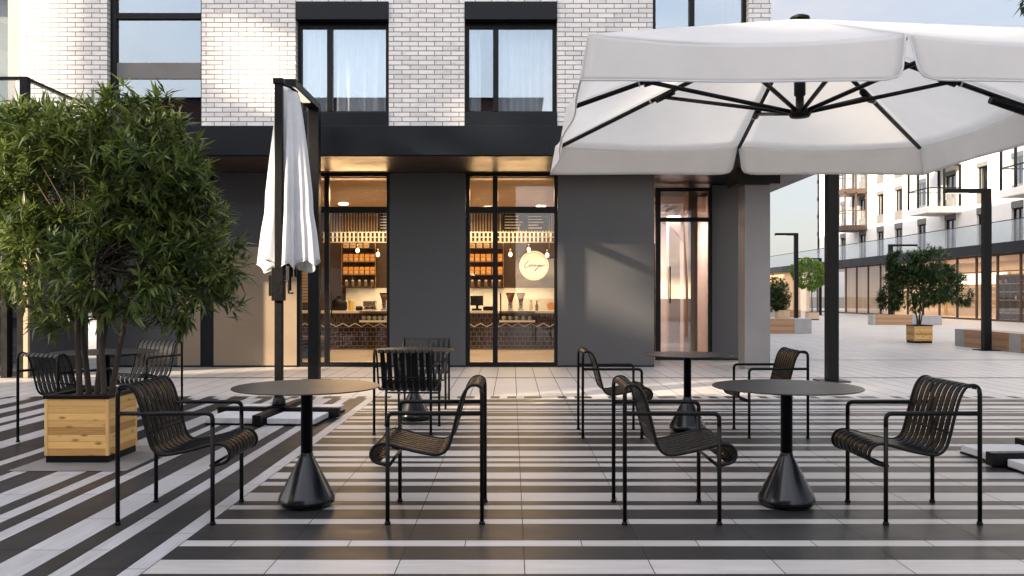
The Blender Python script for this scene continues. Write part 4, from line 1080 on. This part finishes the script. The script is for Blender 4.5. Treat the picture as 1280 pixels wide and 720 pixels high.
# ------------------------------------------------------------------ benches on the square
def bench(x0,x1,y0,y1,h,lab,axis,conc):
    t=thing('plaza_bench',lab,'bench',((x0+x1)/2,(y0+y1)/2,0),'timber and concrete benches on the square')
    L0,L1=(x0,x1) if axis=='x' else (y0,y1)
    last=L0
    def seg(a,b):
        mb=MB()
        if axis=='x': mb.box(a,b,y0,y1,0,h)
        else: mb.box(x0,x1,a,b,0,h)
        return mb
    for (a,b) in conc:
        if a>last+.01:
            build('timber_block',seg(last+.006,a-.006),M['wood_bench'],t,.01)
        build('concrete_block',seg(a,b),M['concrete'],t,.012); last=b
    if L1>last+.01: build('timber_block',seg(last+.006,L1),M['wood_bench'],t,.01)
bench(7.2,10.36,29.5,30.1,.52,'timber bench with pale concrete end right of the corner pillar','x',[(9.76,10.36)])
bench(11.62,12.2,14.5,22.4,.44,'long timber and concrete bench behind the right hand street lamp','y',[(17.0,17.5),(19.5,19.96),(21.95,22.4)])
bench(16.3,18.25,38.5,39.1,.45,'low timber bench in the distance behind the dark planter tree','x',[(16.3,16.42),(18.05,18.25)])
bench(18.3,19.3,38.3,38.9,.42,'pale far bench block right of the dark planter tree','x',[(18.3,19.3)])
bench(15.9,17.6,52.0,52.6,.45,'small far timber bench between two pale planters','x',[(15.9,16.1)])

# ------------------------------------------------------------------ long building on the right
RB=thing('long_building','long white apartment building with dark canopy and glowing shopfronts on the right','building',(25,36,0))
XF,XU=25.0,26.5
wn_Y=[(38.2,1.05),(41.5,1.3),(44.75,1.05),(48.1,1.1),(51.6,1.3),(55.2,1.15),(58.5,1.15),(61.4,1.15),(64.5,1.3),(68.3,1.1),(71.6,1.1)]
floors=[(4.0,4.0,5.93,6.3),(6.53,7.16,8.6,8.85),(9.4,10.03,11.47,11.72)]
Yend,TOPR=74.0,12.9
wl=MB(); prev=34.0
for (yc,w) in wn_Y:
    wl.box(XU,XU+.4,prev,yc-w/2,4.0,TOPR); prev=yc+w/2
    z=4.0
    for (p0,p1,p2,p3) in floors:
        if p0>z: wl.box(XU,XU+.4,yc-w/2,yc+w/2,z,p0)
        z=p3
    wl.box(XU,XU+.4,yc-w/2,yc+w/2,z,TOPR)
wl.box(XU,XU+.4,prev,Yend,4.0,TOPR); wl.box(XU+.4,36,33.7,34.0,0,TOPR); wl.box(XU+.4,36,Yend-.3,Yend,4.0,TOPR); wl.box(35.7,36,34,Yend-.3,0,TOPR)
build('upper_wall',wl,M['plaster'],RB)
rf=MB(); rf.box(XU-.1,36.1,33.6,Yend+.1,TOPR,TOPR+.3); build('roof',rf,M['fascia'],RB)
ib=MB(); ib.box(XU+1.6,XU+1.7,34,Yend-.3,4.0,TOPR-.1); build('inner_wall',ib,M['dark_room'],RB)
for fi,(p0,p1,p2,p3) in enumerate(floors):
    for (yc,w) in wn_Y:
        a,b=yc-w/2+.01,yc+w/2-.01
        f=MB(); x0,x1=XU+.12,XU+.2
        f.box(x0,x1,a,a+.08,p1,p2); f.box(x0,x1,b-.08,b,p1,p2); f.box(x0,x1,yc-.05,yc+.05,p1,p2); f.box(x0,x1,a+.08,yc-.05,p2-.08,p2); f.box(x0,x1,yc+.05,b-.08,p2-.08,p2)
        fr=build('window',f,M['frame'],RB)
        p=MB(); p.box(x0+.03,x0+.04,a+.08,yc-.05,p1,p2-.08); p.box(x0+.03,x0+.04,yc+.05,b-.08,p1,p2-.08); build('pane',p,M['glass_far'],fr)
        h=MB(); h.box(XU-.03,XU+.2,a,b,p2+.004,p3); build('blind_box',h,M['curbdark'],fr)
        if p1>p0+.05:
            s=MB(); s.box(XU-.02,XU+.2,a,b,p0,p1-.004); build('sill_panel',s,M['curbdark'],fr)
        if fi<2 and R.random()<.6:
            cu=MB(); cu.box(XU+.5,XU+.53,a+.05,a+.05+w*R.uniform(.2,.5),p1,p2); build('curtain',cu,M['curtain'],fr)
# pipes
dp=MB(); dp.tube([(XU-.08,73.6,4.0),(XU-.08,73.6,TOPR)],.07,8)
for zq in (5,6.5,8,9.5,11): dp.box(XU-.16,XU-.01,73.5,73.7,zq,zq+.3)
build('downpipe',dp,M['fascia'],RB)
cp=MB(); cp.box(24.6,XU+.0,34,86,3.45,4.0); cp.box(XU,36,34,Yend,3.45,3.99); build('canopy',cp,M['fascia'],RB,.01)
gr_=MB(); gr_.box(24.72,24.735,34,86,4.0,5.06); tr=build('terrace_balustrade',gr_,M['glass_rail'],RB)
hr=MB(); hr.box(24.70,24.755,34,86,5.062,5.10); build('handrail',hr,M['frame'],tr)
# shopfront
sf=MB(); Yq=34.0; glz=MB(); yv=[]
while Yq<=74:
    sf.box(XF,XF+.1,Yq-.05,Yq+.05,.0,3.45); yv.append(Yq); Yq+=2.0
sf.box(XF+.01,XF+.09,34.05,70.0,3.36,3.44); sf.box(XF+.01,XF+.09,34.05,70,.0,.1); sf.box(XF+.02,XF+.08,34.05,58,2.55,2.6)
sfr=build('shop_front',sf,M['interior'],RB)
glz.box(XF+.045,XF+.055,34.05,70,.1,3.36); build('pane',glz,M['glass_shop'],sfr)
rm=MB(); rm.box(XF+4.5,XF+4.6,34,74,0,3.44); rm.box(XF+.15,XF+4.5,33.99,34.05,0,3.44); rm.box(XF+.15,XF+4.5,57.6,57.7,0,3.44); build('shop_back_wall',rm,M['cream'],RB)
rm=MB(); rm.box(XF+.12,XF+4.5,34.06,74,3.40,3.445); build('shop_ceiling',rm,M['ceil_wood'],RB)
rm=MB(); rm.box(XF+.12,XF+4.5,34.06,74,.0,.02); build('shop_floor',rm,M['shopfloor'],RB)
wc=MB(); wc.box(XF-.02,XF+.2,73.2,86,0,3.44); build('timber_cladding',wc,M['wood_clad'],RB)
wc=MB(); wc.box(XF-.3,XF-.03,71.6,73.1,0,3.44); build('cream_pier',wc,M['cream'],RB)
wc=MB(); wc.box(XF+.9,XF+1.0,57.8,66.5,0,3.4); build('slatted_partition',wc,M['wood_clad'],RB)
# balconies
def balcony(y0,y1,z0,xp,slabm,colm):
    s=MB(); s.box(xp,XU-.005,y0,y1,z0,z0+.38); b=build('balcony',s,slabm,RB,.01)
    zt=z0+.38
    f=MB(); t_=.05
    for (x,y) in ((xp+.05,y0+.05),(xp+.05,y1-.05),(xp+.05,(y0+y1)/2),((xp+XU)/2,y0+.05),(XU-.08,y0+.05),(XU-.08,y1-.05)): f.box(x-t_,x+t_,y-t_,y+t_,zt,zt+2.45)
    for zz in (zt+1.05,zt+2.4):
        f.box(xp+.02,xp+.08,y0+.1,y1-.1,zz,zz+.07); f.box(xp+.1,XU-.1,y0+.02,y0+.08,zz,zz+.07); f.box(xp+.1,XU-.1,y1-.08,y1-.02,zz,zz+.07)
    build('loggia_frame',f,colm,b)
    g_=MB(); g_.box(xp+.045,xp+.055,y0+.1,y1-.1,zt+.02,zt+1.04); g_.box(xp+.1,XU-.1,y0+.045,y0+.055,zt+.02,zt+1.04); build('balustrade_glass',g_,M['glass_rail'],b)
    g_=MB(); g_.box(xp+.045,xp+.055,y0+.1,y1-.1,zt+1.13,zt+2.39); build('pane',g_,M['glass_far'],b)
balcony(50.3,52.9,6.22,24.5,M['plaster'],M['frame']); balcony(40.3,42.9,6.22,24.5,M['plaster'],M['frame'])
balcony(63.6,66.2,6.22,24.8,M['interior'],M['interior']); balcony(63.6,66.2,8.95,24.8,M['interior'],M['interior'])
balcony(50.3,52.9,9.1,24.5,M['plaster'],M['frame']); balcony(40.3,42.9,9.1,24.5,M['plaster'],M['frame'])
# display shelves inside the right-hand shop
for i,(y0,y1) in enumerate(((36.3,39.6),(40.3,43.6),(44.3,47.6))):
    t=thing('display_shelf',['dark display shelf of crockery nearest the right edge, behind shop glass','dark display shelf of crockery behind shop glass right of the lamp post','dark display shelf of crockery behind shop glass left of the lamp post'][i],'shelf',(XF+2.2,y0,0),'display shelves in the far shop')
    s=MB()
    for yy in np.linspace(y0,y1,6): s.box(XF+2.0,XF+2.5,yy-.03,yy+.03,.02,2.5)
    build('upright',s,M['interior'],t)
    s=MB()
    for zz in (.35,1.05,1.5,1.95,2.42): s.box(XF+2.0,XF+2.5,y0,y1,zz,zz+.05)
    build('board',s,M['tan'],t)
    s=MB(); s.box(XF+2.51,XF+2.55,y0,y1,.02,2.5); build('back_panel',s,M['interior'],t)
    for zz in (1.1,1.55,2.0):
        for yy in np.linspace(y0+.2,y1-.2,7):
            v=thing('vase','small %s piece of crockery on the %s display shelf'%(R.choice(['dark','pale']),['nearest','middle','farthest'][i]),'crockery',(XF+2.15,yy,zz),'crockery on the display shelves')
            pale=R.random()<.4
            v['label']='small %s crockery on the display shelf %s'%('pale' if pale else 'dark',['nearest the right edge','right of the lamp post','left of the lamp post'][i])
            s=MB(); r=R.uniform(.07,.13); hh=R.uniform(.14,.28); s.lathe([(r*.6,zz+.001),(r,zz+hh*.5),(r*.5,zz+hh*.85),(r*.6,zz+hh)],XF+2.15,yy,10); build('vase_body',s,M['ceramic'] if pale else M['frame'],v)
# counter and bright panels in the left shop
t=thing('shop_counter','pale wooden shop counter with cup shelves behind far shop glass','counter',(XF+1.6,60,0))
s=MB(); s.box(XF+1.4,XF+2.0,59.0,61.5,.02,1.0); build('counter_body',s,M['wood_clad'],t)
s=MB(); s.box(XF+1.35,XF+2.05,58.95,61.55,1.001,1.05); build('counter_top',s,M['whitetop'],t)
t=thing('light_box','bright cream light box on the far shop wall above white shelves','light box',(XF+4.3,55,1.9))
s=MB(); s.box(XF+4.35,XF+4.48,50.5,56.5,2.0,2.75); build('box_body',s,M['cream'],t)
s=MB(); s.box(XF+4.33,XF+4.345,50.6,56.4,2.05,2.7); build('lit_face',s,emission('lit_panel',(1,.82,.55),.9),t)
t=thing('wall_shelf','white wall shelves below the light box in the far shop','shelf',(XF+4.3,53.5,.5))
for zz in (.7,1.1,1.5,1.85):
    s=MB(); s.box(XF+4.1,XF+4.49,50.6,56.4,zz,zz+.04); build('shelf_board',s,M['cream'],t)

# ------------------------------------------------------------------ brick house reflected in the glass, and an unseen tower added for shade
RBK=thing('brick_house','dark red brick building across the square, mirrored in the upper windows','building',(-12,-17,0))
s=MB(); s.box(-22,.2,-26,-15,0,11.2); build('wall',s,M['redbrick'],RBK)
s=MB(); i=len(s.v); s.v+=[(-22.4,-26.4,11.2),(1.6,-26.4,11.2),(1.6,-14.6,11.2),(-22.4,-14.6,11.2),(-20,-20.5,11.9),(-.8,-20.5,11.9)]
for q_ in ((0,1,5,4),(2,3,4,5),(1,2,5),(3,0,4),(3,2,1,0)): s.f.append(tuple(i+k for k in q_)); s.m.append(0); s.sm.append(False)
build('roof',s,M['fascia'],RBK)
for zz in (1.0,4.3,7.6):
    for k in range(6):
        s=MB(); xx=-21.5+3.6*k; s.box(xx,xx+1.6,-15.03,-14.9,zz,zz+1.9); fr=build('window',s,M['frame'],RBK)
        s=MB(); s.box(xx+.1,xx+1.5,-14.895,-14.88,zz+.1,zz+1.8); build('pane',s,M['glass_up'],fr)
TW=thing('added_shade_tower','unseen tower added to shade the terrace, slotted to let sun patches through','building',(-33,-18,0))
DX,DY=.8486,.5291
def sunbox(p0,p1,s0,s1,z0,z1):
    mb=MB(); i=len(mb.v)
    for z in (z0,z1):
        for (ss,pp_) in ((s0,p0),(s1,p0),(s1,p1),(s0,p1)): mb.v.append((ss*DX-pp_*DY,ss*DY+pp_*DX,z))
    for q in ((3,2,1,0),(4,5,6,7),(0,1,5,4),(1,2,6,5),(2,3,7,6),(3,0,4,7)): mb.f.append(q); mb.m.append(0); mb.sm.append(False)
    return mb
for (p0,p1,holes,zt_) in ((-6,2.7,[],34),(2.7,6.1,[(18.95,20.9)],34),(6.1,7.4,[],34),(7.4,9.5,[(15.6,18.9)],34),(9.5,11.7,[(15.7,16.66)],34),
        (11.7,12.05,[(15.7,16.66),(18.8,20.1),(20.7,21.9)],34),(12.05,12.45,[(15.7,16.66),(18.75,20.95)],34),(12.45,12.95,[(15.7,16.66),(18.85,20.45)],34),(12.95,13.5,[(15.7,16.66)],34),(13.5,14.2,[(20.1,22.0)],34),(14.2,14.9,[],34),(14.9,15.55,[(0,18.3)],34)):
    z=0  # holes shaped to drop sun patches on tree, parasols, walls and paving
    for (h0,h1) in holes+[(zt_,zt_)]:
        if h0>z+.01: build('wall',sunbox(p0,p1,-40.2,-38,z,h0),M['plaster'],TW)  # wall pieces of the added shade tower
        z=h1
build('roof',sunbox(-6.3,15.8,-40.4,-37.8,34,34.4),M['fascia'],TW)  # top of the added shade tower
for zz in range(0,11):
    for k in range(5):
        build('window',sunbox(-4.5+2.4*k,-3.1+2.4*k,-38.01,-37.96,zz*3+1,zz*3+2.6),M['glass_far'],TW)  # panes on the added shade tower, not a real building

# ------------------------------------------------------------------ light
SUN_EL=math.radians(20.5); SUN_AZ=math.atan2(.85,.53)   # travels towards +x,+y
tow=Vector((-.85,-.53,0)).normalized()                  # direction towards the sun on the ground
sd=bpy.data.lights.new('sun','SUN'); sd.energy=4.4; sd.angle=math.radians(.7); sd.color=(1,.80,.58)
so=bpy.data.objects.new('sun',sd); col.objects.link(so); so.location=(-20,-15,20)
sunvec=Vector((tow.x*math.cos(SUN_EL),tow.y*math.cos(SUN_EL),math.sin(SUN_EL)))
so.rotation_euler=sunvec.to_track_quat('Z','Y').to_euler()
w=bpy.data.worlds.new('World'); scene.world=w; w.use_nodes=True
nt=w.node_tree; N,L=nt.nodes,nt.links; N.clear()
sk=N.new('ShaderNodeTexSky'); sk.sky_type='NISHITA'; sk.sun_disc=False; sk.sun_elevation=SUN_EL
sk.sun_rotation=math.atan2(tow.x,tow.y); sk.air_density=1.2; sk.dust_density=2.2; sk.ozone_density=1.6; sk.altitude=50
tc=N.new('ShaderNodeTexCoord'); mp=N.new('ShaderNodeMapping'); mp.inputs['Scale'].default_value=(1.6,1.6,4.2); L.new(tc.outputs['Generated'],mp.inputs[0])
nz=N.new('ShaderNodeTexNoise'); nz.inputs['Scale'].default_value=1.7; nz.inputs['Detail'].default_value=9; nz.inputs['Roughness'].default_value=.55; nz.inputs['Distortion'].default_value=.4; L.new(mp.outputs[0],nz.inputs['Vector'])
mr=N.new('ShaderNodeMapRange'); mr.interpolation_type='SMOOTHSTEP'; mr.inputs[1].default_value=.40; mr.inputs[2].default_value=.66; mr.inputs[3].default_value=.50; mr.inputs[4].default_value=.95; L.new(nz.outputs['Fac'],mr.inputs[0])
def ramp_dot(v,a,b,c0,c1):
    d=N.new('ShaderNodeVectorMath'); d.operation='DOT_PRODUCT'; L.new(tc.outputs['Generated'],d.inputs[0]); d.inputs[1].default_value=Vector(v).normalized()
    m=N.new('ShaderNodeMapRange'); m.interpolation_type='SMOOTHSTEP'; m.inputs[1].default_value=a; m.inputs[2].default_value=b; m.inputs[3].default_value=c0; m.inputs[4].default_value=c1; L.new(d.outputs['Value'],m.inputs[0]); return m.outputs[0]
warm=ramp_dot((tow.x,tow.y,.12),.86,1.0,0,1)
ccol=N.new('ShaderNodeMix'); ccol.data_type='RGBA'; L.new(warm,ccol.inputs[0]); ccol.inputs[6].default_value=(4.95,4.8,5.1,1); ccol.inputs[7].default_value=(9.0,7.2,5.6,1)
mx=N.new('ShaderNodeMix'); mx.data_type='RGBA'; L.new(mr.outputs[0],mx.inputs[0]); L.new(sk.outputs[0],mx.inputs[6]); L.new(ccol.outputs[2],mx.inputs[7])
br_=ramp_dot((-.45,-.35,.8),-.1,.95,.36,1.2)
sc_=N.new('ShaderNodeVectorMath'); sc_.operation='SCALE'; L.new(mx.outputs[2],sc_.inputs[0]); L.new(br_,sc_.inputs['Scale'])
# low warm evening glow over the horizon behind the camera
gl1=ramp_dot((.12,-1,.02),.86,.99,0,1); sxw=N.new('ShaderNodeSeparateXYZ'); L.new(tc.outputs['Generated'],sxw.inputs[0])
gz=N.new('ShaderNodeMapRange'); gz.interpolation_type='SMOOTHSTEP'; gz.inputs[1].default_value=.075; gz.inputs[2].default_value=.0; L.new(sxw.outputs[2],gz.inputs[0])
gm=N.new('ShaderNodeMath'); gm.operation='MULTIPLY'; L.new(gl1,gm.inputs[0]); L.new(gz.outputs[0],gm.inputs[1])
mp3=N.new('ShaderNodeMapping'); mp3.inputs['Scale'].default_value=(6,6,16); L.new(tc.outputs['Generated'],mp3.inputs[0])
n3=N.new('ShaderNodeTexNoise'); n3.inputs['Scale'].default_value=1.5; n3.inputs['Detail'].default_value=5; L.new(mp3.outputs[0],n3.inputs['Vector'])
nr=N.new('ShaderNodeMapRange'); nr.inputs[1].default_value=.38; nr.inputs[2].default_value=.6; L.new(n3.outputs['Fac'],nr.inputs[0])
gm2=N.new('ShaderNodeMath'); gm2.operation='MULTIPLY'; L.new(gm.outputs[0],gm2.inputs[0]); L.new(nr.outputs[0],gm2.inputs[1])
mg=N.new('ShaderNodeMix'); mg.data_type='RGBA'; L.new(gm2.outputs[0],mg.inputs[0]); L.new(sc_.outputs[0],mg.inputs[6]); mg.inputs[7].default_value=(17,11.5,7,1)
bg=N.new('ShaderNodeBackground'); bg.inputs[1].default_value=.14; L.new(mg.outputs[2],bg.inputs[0])
wo=N.new('ShaderNodeOutputWorld'); L.new(bg.outputs[0],wo.inputs[0])

def area(name,loc,size,power,color,rot=(0,0,0)):
    d=bpy.data.lights.new(name,'AREA'); d.shape='RECTANGLE'; d.size,d.size_y=size; d.energy=power; d.color=color
    o=bpy.data.objects.new(name,d); col.objects.link(o); o.location=loc; o.rotation_euler=rot; return o
WARM=(1,.68,.36)
for xx_,pw_ in ((-3.05,20),(-.05,15)):
    area('added_spill_light',(xx_,16.5,3.25),(1.4,.4),pw_,(1,.60,.28),(math.radians(-26),0,0))  # added lights without fixtures, tilted out to warm the paving
area('cafe_ceiling_lamp',(-3.6,19.6,3.40),(2.2,2.6),34,WARM)
area('cafe_ceiling_lamp',(-.2,19.6,3.40),(2.2,2.6),34,WARM)
area('cafe_counter_lamp',(-1.6,21.9,1.55),(5.0,.05),12,(1,.74,.45))
area('cafe_shelf_lamp',(-1.6,21.2,3.3),(5.5,.3),20,WARM)
area('lobby_lamp',(3.5,19.0,3.05),(1.0,1.0),26,(1,.80,.70))
area('shop_lamp',(27.3,40.5,3.3),(2.0,9),80,(1,.62,.30))
area('shop_lamp',(27.3,52.0,3.3),(2.0,9),140,(1,.66,.36))
area('shop_lamp',(26.8,63.0,3.3),(1.6,9),130,(1,.66,.36))

cam=bpy.data.cameras.new('camera'); co=bpy.data.objects.new('camera',cam); col.objects.link(co)
cam.lens=30; cam.sensor_width=36; cam.shift_y=10/1280; cam.clip_start=.05; cam.clip_end=2000
co.location=(0,0,H); co.rotation_euler=(math.radians(90),0,0); scene.camera=co
scene.render.engine='CYCLES'
cy=scene.cycles; cy.use_denoising=True; cy.max_bounces=8; cy.transparent_max_bounces=20; cy.diffuse_bounces=4; cy.glossy_bounces=4; cy.sample_clamp_indirect=6; cy.caustics_reflective=False; cy.caustics_refractive=False
vs=scene.view_settings; vs.view_transform='Standard'; vs.look='None'; vs.exposure=1.8; vs.gamma=1; vs.use_curve_mapping=False
